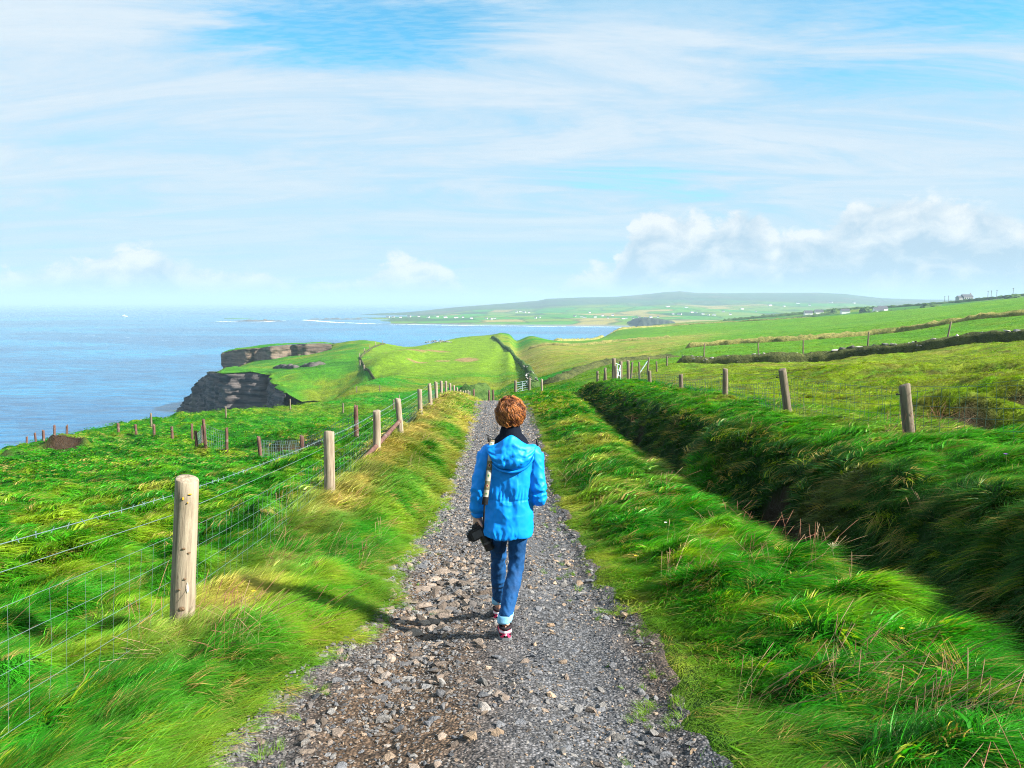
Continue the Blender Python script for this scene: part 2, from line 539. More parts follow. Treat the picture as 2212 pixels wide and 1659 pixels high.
def ground_z(x, y, coast=True, detail=True):
    x, y = np.asarray(x, float), np.asarray(y, float)
    z = macro_z(x, y)
    nw = near_w(x, y)
    z = z * (1 - nw) + nw * near_profile(x, np.clip(y, -12, 100))
    r = np.sqrt(x * x + y * y)
    if detail:
        z = z + hummock(x, y)
        # swells of the pasture
        pw = sstep(7, 14, x) * (1 - sstep(80, 120, r))
        z = z + pw * 0.35 * perlin(x * 0.16, y * 0.13, 31)
        fw = sstep(60, 120, r)
        z = z + fw * 0.6 * fbm(x * 0.03, y * 0.03, 3, 41) * (1 - sstep(200, 400, r) * .7)
        for (hx, hy, ra, dp) in MOUNDS:
            z = z + dp * np.exp(-((x - hx) ** 2 + (y - hy) ** 2) / (ra * ra))
        for (hx, hy, wx_, hh_) in SCARPS:
            dy_ = y - hy - .25 * np.sin((x - hx) * 3.1)
            z = z + hh_ * sstep(-.35, .35, dy_) * np.exp(-((x - hx) / wx_) ** 4) * np.exp(-np.maximum(dy_, 0) / 3.5)
        # little eroded hollows
        for (hx, hy, ra, dp) in HOLLOWS:
            d = ((x - hx) ** 2 + (y - hy) ** 2) / (ra * ra)
            z = z - dp * np.exp(-d * d)
    if coast:
        far = r > 55
        if far.any():
            xf, yf = x[far], y[far]
            sd = land_sd(xf, yf)
            k = sstep(0.3, 4.5, sd)
            z[far] = z[far] * k + (1 - k) * (SEA - 8)
    return z


SCARPS = [(P(140, 985, 39)[0], 39.0, 1.15, .62), (P(106, 992, 38.5)[0], 38.2, .8, .35), (P(42, 1000, 37)[0], 37.0, .9, .40), (P(2195, 885, 17)[0], 17.2, 1.0, .30), (P(2085, 925, 14)[0], 14.1, .8, .22), (P(640, 965, 36)[0], 36.0, 1.6, .5)]
MOUNDS = [(P(165, 960, 44)[0], 44.6, 2.6, .2), (P(640, 955, 37)[0], 38.0, 2.5, .5),
          (P(1810, 830, 37)[0], 38.0, 2.6, .42), (P(1860, 822, 39)[0], 41.0, 2.6, .35), (P(2190, 805, 34)[0], 35.0, 2.6, .40), (P(2160, 880, 18)[0], 18.6, 1.5, .16), (P(2240, 868, 18)[0], 19.2, 1.6, .18), (P(2040, 905, 15)[0], 15.4, 1.2, .24), (P(2110, 912, 14.5)[0], 14.9, 1.1, .22), (P(1990, 800, 40)[0], 41.0, 2.2, .3)]
HOLLOWS = [(P(138, 985, 39)[0], 38.2, 1.1, .5), (P(42, 1000, 37)[0], 36.3, 1.0, .4),
           (P(2190, 888, 17)[0], 17.1, 1.0, .75), (P(2075, 925, 14)[0], 13.9, .9, .5), (P(2180, 830, 30)[0], 32.0, 1.6, .5), (P(640, 965, 34)[0], 35.0, 2.2, .7)]


def ground_pt(u, v, y0, y1=None):
    """where the ray through a pixel first meets the ground beyond y0"""
    ys = np.geomspace(y0, y1 or y0 * 2.0, 160)
    pts = np.array([P(u, v, q) for q in ys])
    g = ground_z(pts[:, 0].copy(), ys.copy(), True)
    k = np.argmax(pts[:, 2] < g)
    return pts[k][0], ys[k], g[k]

# ------------------------------------------------------------------ what grows where (own colours, with shade added on the bank face)
LUSH = np.array((0.0179, 0.1696, 0.0045))
BRIGHT = np.array((0.0625, 0.2455, 0.0054))
YGREEN = np.array((0.1607, 0.2304, 0.0089))
OLIVE = np.array((0.1250, 0.1357, 0.0187))
STRAW = np.array((0.3214, 0.2366, 0.0670))
DARKG = np.array((0.0125, 0.0464, 0.0071))
BROWN = np.array((0.16, 0.10, 0.05))
SOIL = np.array((0.055, 0.036, 0.024))


def mixc(c, k, d):
    return c * (1 - k[:, None]) + d * k[:, None]


def gcol(x, y):
    """colour of what grows at a spot"""
    r = np.sqrt(x * x + y * y)
    az = np.where(y > 1, x / np.maximum(y, 1), 9.0 * np.sign(x))
    n1 = fbm(x * 0.45, y * 0.45, 3, 101)
    n2 = fbm(x * 0.12, y * 0.12, 3, 102)
    n3 = fbm(x * 1.7, y * 1.7, 2, 103)
    n4 = fbm(x * 0.03, y * 0.03, 3, 104)
    c = np.tile(LUSH, (len(x), 1))
    c = mixc(c, sstep(-.2, .6, n1) * .55, BRIGHT)
    c = mixc(c, sstep(.1, .6, n1 * .6 + n3 * .5 + n2 * .3) * .85, YGREEN)
    c = mixc(c, sstep(.15, .6, -n3 * .7 - n1 * .4) * .5, LUSH * .6)
    c = mixc(c, sstep(.50, .9, n3 * .6 + n2 * .55) * .5, STRAW)
    # along the lane: the trodden fringe is yellow, the far left verge straw
    d = -on_path(x, y)
    lane = (y < 60) & (np.abs(x) < 5)
    fr = np.where(lane, (1 - sstep(.05, .55, d)), 0.0)
    c = mixc(c, fr * (.5 + .3 * np.clip(n3, -1, 1)), YGREEN * .72 + STRAW * .16)
    vl = np.where((x < 0) & (x > -2.9), 1.0, 0.0) * sstep(8, 17, y) * (1 - sstep(45, 60, y))
    c = mixc(c, np.clip(vl * (.42 + .75 * n1 + .3 * n3), 0, .9), STRAW * .8 + YGREEN * .25)
    vr = np.where((x > .6) & (x < 2.9), 1.0, 0.0) * sstep(9, 15, y) * (1 - sstep(45, 60, y))
    c = mixc(c, np.clip(vr * (.15 + .8 * n1 + .4 * n3), 0, .8), STRAW * .55 + YGREEN * .5)
    fl = np.exp(-((x - fence_x(y) - .12) / .30) ** 2) * (1 - sstep(60, 75, y))
    c = mixc(c, np.clip(fl * (.25 + .45 * sstep(6, 10, y) + .5 * n1), 0, .85), STRAW * 1.05)
    # bank face: coarse dark growth and dead thatch, deepened by shade in the colour
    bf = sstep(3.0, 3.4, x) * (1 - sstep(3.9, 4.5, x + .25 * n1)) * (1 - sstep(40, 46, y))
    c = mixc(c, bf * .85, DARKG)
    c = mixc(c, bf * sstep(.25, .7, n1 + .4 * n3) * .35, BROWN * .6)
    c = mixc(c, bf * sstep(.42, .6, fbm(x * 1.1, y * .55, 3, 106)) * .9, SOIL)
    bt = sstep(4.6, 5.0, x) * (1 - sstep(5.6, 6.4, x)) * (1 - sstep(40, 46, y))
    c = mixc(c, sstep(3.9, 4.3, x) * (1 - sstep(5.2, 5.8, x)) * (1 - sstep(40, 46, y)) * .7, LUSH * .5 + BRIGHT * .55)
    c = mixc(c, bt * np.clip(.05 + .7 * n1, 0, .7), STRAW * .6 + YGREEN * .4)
    # the grazed pasture on the right, up to the old wall
    wall_y = np.interp(x, [14, 45, 70], [86, 74, 66])
    pa = sstep(5.8, 8.0, x) * (1 - sstep(-3, 3, y - wall_y))
    pc = mixc(np.tile(OLIVE, (len(x), 1)) * 1.2, sstep(-.7, .2, n1 + n3 * .3), YGREEN * 1.15)
    pc = mixc(pc, sstep(-.1, .6, n3 * .6 - n1 * .4) * .6, BRIGHT)
    pc = mixc(pc, sstep(.1, .7, n2 + .3 * n3) * .5, STRAW * .75)
    c = mixc(c, pa, pc)
    # bright fields beyond
    up = sstep(-3, 3, y - wall_y) * sstep(.05, .12, az)
    uc = mixc(np.tile(BRIGHT * .55 + YGREEN * .32, (len(x), 1)), sstep(-.3, .6, n4 + .3 * n2 + .25 * n1) * .5, LUSH * .8 + YGREEN * .15)
    uc = mixc(uc, sstep(.2, .8, n2 + .3 * n4) * .35, YGREEN)
    c = mixc(c, up, uc)
    # rough straw fields in the middle distance
    mid = sstep(60, 100, y) * (1 - up)
    mc = mixc(np.tile(YGREEN * .85, (len(x), 1)), sstep(-.4, .4, n4 + .5 * n2), LUSH * 1.05)
    mc = mixc(mc, sstep(.0, .7, n2 - .5 * n4) * .55, OLIVE)
    c = mixc(c, mid, mc)
    st = sstep(130, 170, y) * (1 - sstep(330, 400, y)) * sstep(-.003, .004, az - np.interp(y, [92, 135, 195, 258, 315, 370, 428], [.028, .0253, .0203, .0099, -.003, -.0146, -.024])) * (1 - sstep(.16, .24, az - (y - 160) * .00035))
    c = mixc(c, st * np.clip(.62 + .5 * n2 + .3 * n4, 0, .9), STRAW * .62 + YGREEN * .3)
    # the smooth field on the headland, with bare patches
    waz = np.interp(y, [92, 135, 195, 258, 315, 370, 428], [.028, .0253, .0203, .0099, -.003, -.0146, -.024])
    hf = sstep(150, 215, y) * (1 - sstep(430, 470, y)) * sstep(-.185, -.17, az) * (1 - sstep(-.003, .003, az - waz))
    c = mixc(c, hf, YGREEN * .62 + BRIGHT * .30)
    for (u_, v_, yy, ra, rb) in ((875, 764, 288, 8, 11), (948, 759, 302, 5.5, 7), (1010, 772, 262, 4, 9), (955, 775, 258, 2.4, 3), (900, 779, 250, 3.5, 3)):
        bx, by, _ = P(u_, v_, yy)
        q = ((x - bx) / ra) ** 2 + ((y - by) / rb) ** 2 + .5 * n2
        c = mixc(c, (1 - sstep(.6, 1.1, q)) * .85, BROWN * 1.5)
    # headland slopes: green with darker folds
    hs = sstep(150, 180, y) * (1 - sstep(-.2, -.18, az))
    hc = mixc(np.tile(LUSH * .75 + YGREEN * .2, (len(x), 1)), sstep(-.1, .6, n4 + .4 * n2 + .2 * n1), YGREEN * .75)
    hc = mixc(hc, sstep(.1, .6, -n4 + .5 * n2) * .5, LUSH * .5)
    c = mixc(c, hs, hc)
    pr_ = sstep(245, 255, y) * (1 - sstep(-.373, -.366, az + (y - 250) * .00008)) * (1 - sstep(352, 358, y))
    c = mixc(c, pr_ * .9, np.array((.055, .05, .048)))
    # eroded hollows show soil
    for (hx, hy, ra, dp) in HOLLOWS:
        q = ((x - hx) ** 2 + (y - hy) ** 2) / (ra * ra) + .35 * n3
        c = mixc(c, (1 - sstep(.35, .85, q)) * min(1, dp), SOIL)
    for (hx, hy, wx_, hh_) in SCARPS:
        dy_ = y - hy - .25 * np.sin((x - hx) * 3.1)
        k = np.exp(-((x - hx) / (wx_ * .95)) ** 4) * sstep(-1.2, -.7, dy_) * (1 - sstep(.25, .6, dy_))
        c = mixc(c, np.clip(k * (.95 + .4 * n3), 0, 1), SOIL)
    # the further farmland
    ff = sstep(600, 680, y)
    cell = hash2(np.floor(x / 70 + .6 * n4), np.floor(y / 110 + .4 * n4), 9)
    fc = mixc(np.tile(LUSH * .75, (len(x), 1)), cell ** 2, YGREEN * .75)
    c = mixc(c, ff, fc)
    j = 1 + .16 * n3 + .12 * n1
    return np.clip(c * j[:, None], 0.004, .9)


# ------------------------------------------------------------------ ground sheet
def ang_axis():
    a = np.concatenate([np.linspace(-180, -60, 50)[:-1], np.linspace(-60, -38, 60)[:-1], np.linspace(-38, 38, 560)[:-1], np.linspace(38, 60, 60)[:-1], np.linspace(60, 180, 50)])
    return np.radians(a)


_ph = ang_axis()
_rr = np.concatenate([[0.25], np.geomspace(0.7, 70, 420), np.geomspace(70, 1500, 330)[1:]])
PH, RR = np.meshgrid(_ph, _rr)
gx, gy = (RR * np.sin(PH)).ravel(), (RR * np.cos(PH)).ravel()
gz = ground_z(gx, gy)
op_ = on_path(gx, gy)
gz = np.where((op_ > 0.0) & (gy < 60), gz - 0.06 * sstep(0.0, .1, op_), gz)
gme = mesh_np('ground', np.stack([gx, gy, gz], 1), grid_faces(len(_rr), len(_ph)))
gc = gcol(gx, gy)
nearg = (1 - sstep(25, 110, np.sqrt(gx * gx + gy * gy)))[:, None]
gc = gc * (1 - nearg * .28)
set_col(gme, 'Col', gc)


def ground_material():
    m, t, b, o = mat('turf')
    at = t.new('ShaderNodeVertexColor', layer_name='Col')
    tc = t.new('ShaderNodeTexCoord')
    nf = t.noise(tc.outputs['Object'], 1.3, 6.0, 0.7)
    ng = t.noise(tc.outputs['Object'], 0.22, 5.0, 0.65)
    k = t.math('ADD', t.ramp(nf, .25, .75, .62, 1.3), t.ramp(ng, .3, .7, -.15, .2))
    c = t.mix(1.0, at.outputs[0], (1, 1, 1), 'MULTIPLY')
    vm = t.new('ShaderNodeVectorMath', operation='SCALE')
    t.link(c, vm.inputs[0])
    t.link(k, vm.inputs['Scale'])
    t.link(vm.outputs[0], b.inputs['Base Color'])
    b.inputs['Roughness'].default_value = 0.9
    b.inputs['Specular IOR Level'].default_value = 0.1
    h = t.math('ADD', t.math('MULTIPLY', t.noise(tc.outputs['Object'], 2.6, 6.0, .7), .7), t.math('MULTIPLY', ng, 1.0))
    bump(t, b, h, 0.9, 0.6)
    return m


MAT_TURF = ground_material()
ground = add_obj('ground', gme, MAT_TURF, kind='structure')
ground['label'] = 'green coastal pasture running down to the cliffs and the sea'

# ------------------------------------------------------------------ sea
def sea_material():
    m, t, b, o = mat('sea_water')
    tc = t.new('ShaderNodeTexCoord')
    mp = t.new('ShaderNodeMapping')
    mp.inputs['Scale'].default_value = (0.55, 1.25, 1)
    mp.inputs['Rotation'].default_value = (0, 0, R(12))
    t.link(tc.outputs['Object'], mp.inputs[0])
    w1 = t.noise(mp.outputs[0], 0.10, 5.0, .62, .6)
    w2 = t.noise(mp.outputs[0], 0.012, 4.0, .6)
    h = t.math('ADD', t.math('MULTIPLY', w1, .75), t.math('MULTIPLY', w2, 2.0))
    slick = t.noise(mp.outputs[0], 0.0022, 4.0, .6, 1.4)
    col = t.mix(t.ramp(slick, .38, .62), (0.0, 0.080, 0.20), (0.001, 0.155, 0.31))
    lace = t.ramp(w1, .36, .66)
    col = t.mix(lace, t.mix(1.0, col, (.55, .62, .7), 'MULTIPLY'), t.mix(1.0, col, (1.5, 1.45, 1.35), 'MULTIPLY'))
    # white water round the rocks
    at = t.new('ShaderNodeVertexColor', layer_name='Foam')
    sp = t.new('ShaderNodeSeparateColor')
    t.link(at.outputs[0], sp.inputs[0])
    fn = t.noise(mp.outputs[0], 0.16, 6.0, .7, .5)
    fm = t.ramp(t.math('ADD', sp.outputs[0], t.math('MULTIPLY', t.math('SUBTRACT', fn, .5), 1.6)), .62, .82)
    col = t.mix(fm, col, (.78, .84, .86))
    t.link(col, b.inputs['Base Color'])
    t.link(t.ramp(fm, 0, 1, .22, .8), b.inputs['Roughness'])
    b.inputs['IOR'].default_value = 1.33
    b.inputs['Specular IOR Level'].default_value = 0.5
    bump(t, b, h, 0.55, 2.2)
    return m


_sr = np.concatenate([np.geomspace(120, 3000, 200), np.geomspace(3000, 62000, 60)[1:]])
_sp = np.radians(np.concatenate([np.linspace(-180, -45, 30)[:-1], np.linspace(-45, 45, 300)[:-1], np.linspace(45, 180, 30)]))
SPH, SR = np.meshgrid(_sp, _sr)
sx, sy = (SR * np.sin(SPH)).ravel(), (SR * np.cos(SPH)).ravel()
foam = np.zeros(len(sx))
FOAM_LINES = [(np.array([P(360, 912, 352)[:2], P(300, 922, 340)[:2], P(270, 925, 338)[:2]]), 7.0, .9),
              (np.array([P(386, 908, 356)[:2], P(372, 908, 356)[:2]]), 5.0, 1.0)]


def sea_y(v):
    """forward distance at which the sea shows at photo row v"""
    b = (v - CV) / F
    return SEA / ((-math.sin(PITCH) - b * math.cos(PITCH)) / (math.cos(PITCH) - b * math.sin(PITCH)))


def sea_pt(u, v):
    return np.array(P(u, v, sea_y(v))[:2])


SHORE = [(655, 690), (720, 695), (800, 698), (900, 700), (1000, 702), (1100, 703), (1200, 704), (1300, 705), (1360, 706), (1420, 707)]
FOAM_LINES += [(np.array([sea_pt(u, v + 1.2) for u, v in SHORE]), 22.0, .95),
               (np.array([sea_pt(u, v) for u, v in ((470, 694), (510, 695.5), (570, 695.5), (612, 693))]), 20.0, .95),
               (np.array([sea_pt(u, v) for u, v in ((640, 698), (680, 698))]), 14.0, .8),
               (np.array([sea_pt(u, v) for u, v in ((0, 715), (120, 722), (260, 728), (380, 737), (430, 742))]), 16.0, .55),
               (np.array([sea_pt(u, v) for u, v in ((255, 683), (285, 683))]), 20.0, .7)]
for ln, wd, st in FOAM_LINES:
    foam = np.maximum(foam, st * np.exp(-(seg_dist(sx, sy, ln, False) / wd) ** 2))
sme = mesh_np('sea', np.stack([sx, sy, np.full(len(sx), SEA)], 1), grid_faces(len(_sr), len(_sp)))
set_col(sme, 'Foam', np.stack([foam] * 3, 1))
sea = add_obj('sea', sme, sea_material(), kind='structure')
sea['label'] = 'pale blue rippled sea reaching to the hazy horizon'


# ------------------------------------------------------------------ hills across the bay
SKYLINE = [(560, 691, 0), (655, 688, 0), (720, 684, 1), (800, 680, 0), (880, 674, 0), (940, 668, 0), (1000, 662, 0), (1070, 657, 0), (1160, 650, 0), (1180, 646, 0), (1250, 643, 0), (1330, 641, 0), (1400, 636, 0),
           (1430, 632, 0), (1465, 629.5, 0), (1500, 633, 0), (1560, 634, 0), (1640, 633, 0), (1760, 632.5, 0), (1820, 635, 0), (1870, 641, 0), (1900, 644, 0), (1990, 647, 0), (2080, 648, 0), (2300, 645, 0), (2700, 640, 0)]
_su = np.array([(s[0] - CU) / F for s in SKYLINE])
_sv = np.array([(652 - s[1]) / F for s in SKYLINE])
_hu = np.array([(s[0] - CU) / F for s in SHORE] + [.25, .6, 1.2])
_hy = np.array([sea_y(s[1]) for s in SHORE] + [1650, 1500, 1500])


def hill_z(x, y):
    a = x / y
    ys = np.interp(a, _hu, _hy)
    yr = np.interp(a, [-.3, -.2, -.05, .2, .6], [ys.min() + 600, 3300, 4300, 5200, 5600])
    yr = np.maximum(yr, ys + 300)
    t = np.clip((y - ys) / (yr - ys), -.2, 1.6)
    zr = np.interp(a, _su, _sv) * yr
    tt = np.clip(t, 0, 1)
    low = .32 * (1 - np.exp(-tt * 3)) / .95
    rise = low + .68 * sstep(.25, 1.0, tt) ** 1.3
    z = SEA + (zr - SEA) * rise
    z = z + (7 * fbm(x * .0021, y * .0016, 4, 61)) * sstep(0.05, .3, tt) * (1 - sstep(.9, 1, tt) * .8)
    z = np.where(t > 1, zr - (t - 1) * 250, z)
    z = np.where(t < 0, SEA - 4, z)
    return z, t


_ha = np.linspace(-.36, .95, 420)
_hr = np.geomspace(1480, 7200, 190)
HA, HR = np.meshgrid(_ha, _hr)
hx, hy = (HA * HR).ravel(), HR.ravel()
hz, ht = hill_z(hx, hy)
hme = mesh_np('hills', np.stack([hx, hy, hz], 1), grid_faces(len(_hr), len(_ha)))
n4 = fbm(hx * .003, hy * .0022, 3, 65)
cell = hash2(np.floor(hx / 120 + .8 * n4), np.floor(hy / 190 + .6 * n4), 19)
cell2 = hash2(np.floor(hx / 120 + .8 * n4), np.floor(hy / 190 + .6 * n4), 23)
hc = mixc(np.tile(LUSH * 1.1, (len(hx), 1)), cell, YGREEN * .8)
hc = mixc(hc, (cell2 > .86) * .8, STRAW * .9)
hc = mixc(hc, (cell2 < .12) * .8, DARKG)
fx_ = np.abs((hx / 120 + .8 * n4) % 1 - .5)
fy_ = np.abs((hy / 190 + .6 * n4) % 1 - .5)
hc = mixc(hc, ((fx_ > .44) | (fy_ > .43)) * .6, DARKG * .8)
heath = sstep(.42, .62, ht + .1 * n4)  # dark heather, with cloud shade put into its colour
hc = mixc(hc, heath * .8, np.array((.040, .055, .045)))
rocky = (1 - sstep(.0, .035, ht))
hc = mixc(hc, rocky * .9, np.array((.20, .19, .19)))
set_col(hme, 'Col', np.clip(hc, 0, 1))
hills = add_obj('hills', hme, MAT_TURF, kind='structure')
hills['label'] = 'hazy blue green hills with scattered houses across the bay'

# ------------------------------------------------------------------ cliffs
def rock_material(name, dark, light, band=1.0):
    m, t, b, o = mat(name)
    tc = t.new('ShaderNodeTexCoord')
    mp = t.new('ShaderNodeMapping')
    mp.inputs['Scale'].default_value = (0.06, 0.06, 1.1 * band)
    t.link(tc.outputs['Object'], mp.inputs[0])
    n = t.noise(mp.outputs[0], 1.0, 6.0, .7, .3)
    g = t.noise(tc.outputs['Object'], .22, 6.0, .65)
    c = t.mix(t.ramp(n, .32, .68), dark, light)
    c = t.mix(t.ramp(g, .5, .75, 0, .45), c, (.05, .065, .03))
    t.link(c, b.inputs['Base Color'])
    b.inputs['Roughness'].default_value = .85
    bump(t, b, t.math('ADD', n, t.math('MULTIPLY', g, .6)), 1.0, .8)
    return m


MAT_ROCK = rock_material('dark_cliff_rock', (.042, .038, .040), (.135, .118, .112))
MAT_ROCK2 = rock_material('pale_cliff_rock', (.042, .033, .027), (.205, .155, .115), .7)


def resample(pts, step):
    pts = np.array(pts, float)
    d = np.concatenate([[0], np.cumsum(np.linalg.norm(np.diff(pts[:, :2], axis=0), axis=1))])
    n = max(2, int(d[-1] / step))
    s = np.linspace(0, d[-1], n)
    return np.stack([np.interp(s, d, pts[:, k]) for k in range(3)], 1), s


def curtain(pts, base, step=.8, seed=1, layer=(.5, 1.4), rough=2.2, batter=.10, right=True):
    """cliff face hanging from a polyline: ledges of layered rock with bays and buttresses"""
    q, s = resample(pts, step)
    tg = np.gradient(q[:, :2], axis=0)
    tg /= np.linalg.norm(tg, axis=1)[:, None] + 1e-9
    nrm = np.stack([tg[:, 1], -tg[:, 0]], 1) * (1 if right else -1)
    rg = np.random.default_rng(seed)
    zt = q[:, 2].max()
    zz = [zt]
    while zz[-1] > base:
        zz.append(zz[-1] - rg.uniform(*layer))
    rows = []
    for k, z in enumerate(zz[:-1]):
        zn = zz[k + 1]
        off = rg.uniform(-.35, .45)
        bay = 1.6 * fbm(s * .055, s * 0 + z * .02, 3, seed) + .9 * np.abs(perlin(s * .16, s * 0 + z * .03, seed + 5)) + .4 * perlin(s * .5, s * 0 + k * .7, seed + 9)
        notch = -2.6 * np.exp(-(((s * .045 + .15 * fbm(s * .2, s * 0 + z * .1, 2, seed + 3)) % 1) - .5) ** 2 / .0025)
        out = rough * (bay * .8 + off * .45) + batter * (q[:, 2] - z) + notch
        for zc in (z, zn + .05):
            zr = np.minimum(zc, q[:, 2])
            rows.append(np.stack([q[:, 0] + nrm[:, 0] * out, q[:, 1] + nrm[:, 1] * out, zr + .12 * perlin(s * .4, s * 0 + k, seed + 2)], 1))
    V = np.concatenate(rows)
    return V, grid_faces(len(rows), len(q)), q, nrm, rows[0]


def cliff_thing(label, pts, base, matl, seed, cap=7.0, **kw):
    o = thing('sea_cliff', label, 'cliff', tuple(pts[0]))
    V, Fc, q, nrm, r0 = curtain(pts, base, seed=seed, **kw)
    me = mesh_np('cliff_face', V - np.array(pts[0]), Fc, smooth=False)
    add_obj('rock_face', me, matl, o)
    rows = []
    for d in (-.7, 0.0, .8, 2.0, 4.0, cap, cap + 2):
        if d <= 0:
            xy = r0[:, :2] - nrm * d * .6
            z = q[:, 2] + (.25 if d < 0 else .55)
        else:
            xy = q[:, :2] - nrm * d
            z = ground_z(xy[:, 0].copy(), xy[:, 1].copy(), False) + .25 - (.5 if d > cap else 0)
            z = q[:, 2] * max(0, 1 - d / 4) + z * min(1, d / 4) + .3
        rows.append(np.stack([xy[:, 0], xy[:, 1], z + .15 * perlin(xy[:, 0] * .5, xy[:, 1] * .5, 7)], 1))
    V = np.concatenate(rows)
    me = mesh_np('turf_cap', V - np.array(pts[0]), grid_faces(len(rows), len(q)))
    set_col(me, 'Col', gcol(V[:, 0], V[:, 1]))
    add_obj('turf_edge', me, MAT_TURF, o)
    return o


cliff_thing('dark layered sea cliff below the green headland slope', CLIFF_TOP, SEA - 2, MAT_ROCK, 3, rough=1.9, batter=.10, right=False)

# the stepped brow of the headland: a block with a sunlit layered front
q_, s_ = resample(SCARP_TOP, 1.2)
blk = thing('headland_brow', 'sunlit tan rock brow with a flat turf top on the headland', 'cliff', SCARP_TOP[0])
_f0 = np.array(SCARP_TOP[0])
front = [tuple(np.array(SCARP_TOP[0]) + np.array((3, 34, -1.5))), tuple(np.array(SCARP_TOP[0]) + np.array((-1, 16, 0)))] + SCARP_TOP
V, Fc, q, nrm, r0 = curtain(front, -34, step=.9, seed=8, layer=(.7, 1.8), rough=1.1, batter=.05)
add_obj('rock_face', mesh_np('brow_face', V - _f0, Fc, smooth=False), MAT_ROCK2, blk)
cen = np.array([(-95, 392, -21.0)])
rows = [r0 + np.array((0, 0, .1))]
for k in (.08, .3, .6, 1.0):
    p = q * (1 - k) + np.stack([q[:, 0] * .55 - 42, q[:, 1] * 0 + 398, q[:, 2] * 0 - 20.5], 1) * k
    p[:, 2] += .5 * fbm(p[:, 0] * .1, p[:, 1] * .1, 3, 12) + .6 * (1 - k)
    rows.append(p)
V = np.concatenate(rows)
me = mesh_np('brow_turf', V - _f0, grid_faces(len(rows), len(q)))
set_col(me, 'Col', gcol(V[:, 0], V[:, 1]) * .5 + LUSH * .55)
add_obj('turf_edge', me, MAT_TURF, blk)


# ------------------------------------------------------------------ rocks, stones
def stone_mesh(name, seed, flat=.5, sub=1):
    rg = np.random.default_rng(seed)
    bm = bmesh.new()
    for k in range(16):
        v = rg.normal(size=3)
        v = v / np.linalg.norm(v) * rg.uniform(.72, 1.0)
        bm.verts.new((v[0], v[1] * rg.uniform(.65, 1.0), v[2] * flat))
    bmesh.ops.convex_hull(bm, input=bm.verts)
    for v in [v for v in bm.verts if not v.link_faces]:
        bm.verts.remove(v)
    me = bpy.data.meshes.new(name)
    bm.to_mesh(me)
    bm.free()
    return me


def stone_material(name, a, b_, c_, rough=.85):
    m, t, b, o = mat(name)
    oi = t.new('ShaderNodeObjectInfo')
    tc = t.new('ShaderNodeTexCoord')
    n = t.noise(tc.outputs['Object'], 2.5, 6.0, .65)
    r1 = oi.outputs['Random']
    col = t.mix(t.ramp(r1, .35, .75), a, b_)
    col = t.mix(t.ramp(t.math('FRACT', t.math('MULTIPLY', r1, 7.31)), .72, .95), col, c_)
    k = t.math('MULTIPLY', t.ramp(n, .2, .8, .65, 1.3), t.ramp(t.math('FRACT', t.math('MULTIPLY', r1, 13.7)), 0, 1, .6, 1.35))
    vm = t.new('ShaderNodeVectorMath', operation='SCALE')
    t.link(col, vm.inputs[0])
    t.link(k, vm.inputs['Scale'])
    t.link(vm.outputs[0], b.inputs['Base Color'])
    b.inputs['Roughness'].default_value = rough
    bump(t, b, n, .6, .08)
    return m


MAT_STONE = stone_material('field_stone', (.24, .235, .22), (.33, .315, .29), (.17, .155, .14))
MAT_GRAVEL = stone_material('lane_stone', (.125, .13, .142), (.215, .205, .195), (.33, .24, .165))
STONES = [stone_mesh('stone_%d' % k, 40 + k, [.32, .45, .55, .25, .6, .38][k % 6]) for k in range(12)]
GSTONES = [m_.copy() for m_ in STONES]
MAT_SLAB = stone_material('warm_lane_slab', (.165, .130, .105), (.25, .20, .16), (.13, .13, .135))
WSTONES = [m_.copy() for m_ in STONES]
for m_ in WSTONES:
    m_.materials.append(MAT_SLAB)
for m_ in STONES:
    m_.materials.append(MAT_STONE)
for m_ in GSTONES:
    m_.materials.append(MAT_GRAVEL)


def put_stone(parent, loc, size, k, tilt=.35, meshes=STONES, name='stone'):
    o = bpy.data.objects.new(name, meshes[k % len(meshes)])
    COL.objects.link(o)
    o.parent = parent
    o.location = loc
    o.scale = (size, size * random.uniform(.7, 1.0), size * random.uniform(.75, 1.1))
    o.rotation_euler = (random.uniform(-tilt, tilt), random.uniform(-tilt, tilt), random.uniform(0, 6.28))
    return o


# heap of cleared stones on the far field's brow
hx0, hy0, hz0 = ground_pt(947, 740, 300, 460)
heap = thing('stone_heap', 'grey heap of cleared field stones on the far green brow', 'stones', (hx0, hy0, hz0))
for k in range(90):
    a = random.uniform(-6.2, 6.2)
    hgt = (1 - abs(a) / 6.8) * 1.2
    b_ = random.uniform(-1.2, 1.2)
    put_stone(heap, (a, b_, random.uniform(0, hgt) + .1), random.uniform(.3, .62), k, .8)


# ------------------------------------------------------------------ hedges and walls
def leaf_material(name, a, b_):
    m, t, b, o = mat(name)
    tc = t.new('ShaderNodeTexCoord')
    n = t.noise(tc.outputs['Object'], 1.6, 6.0, .7)
    n2 = t.noise(tc.outputs['Object'], .25, 3.0, .6)
    c = t.mix(t.ramp(t.math('ADD', t.math('MULTIPLY', n, .6), t.math('MULTIPLY', n2, .4)), .36, .64), a, b_)
    t.link(c, b.inputs['Base Color'])
    b.inputs['Roughness'].default_value = .9
    b.inputs['Specular IOR Level'].default_value = .1
    bump(t, b, n, 1.0, .5)
    return m


MAT_HEDGE = leaf_material('hedge_leaf', (.020, .060, .012), (.085, .15, .035))
MAT_SCRUB = leaf_material('bank_scrub', (.030, .042, .016), (.10, .115, .035))
MAT_ROUGH = leaf_material('rough_grass', (.10, .13, .028), (.30, .27, .085))


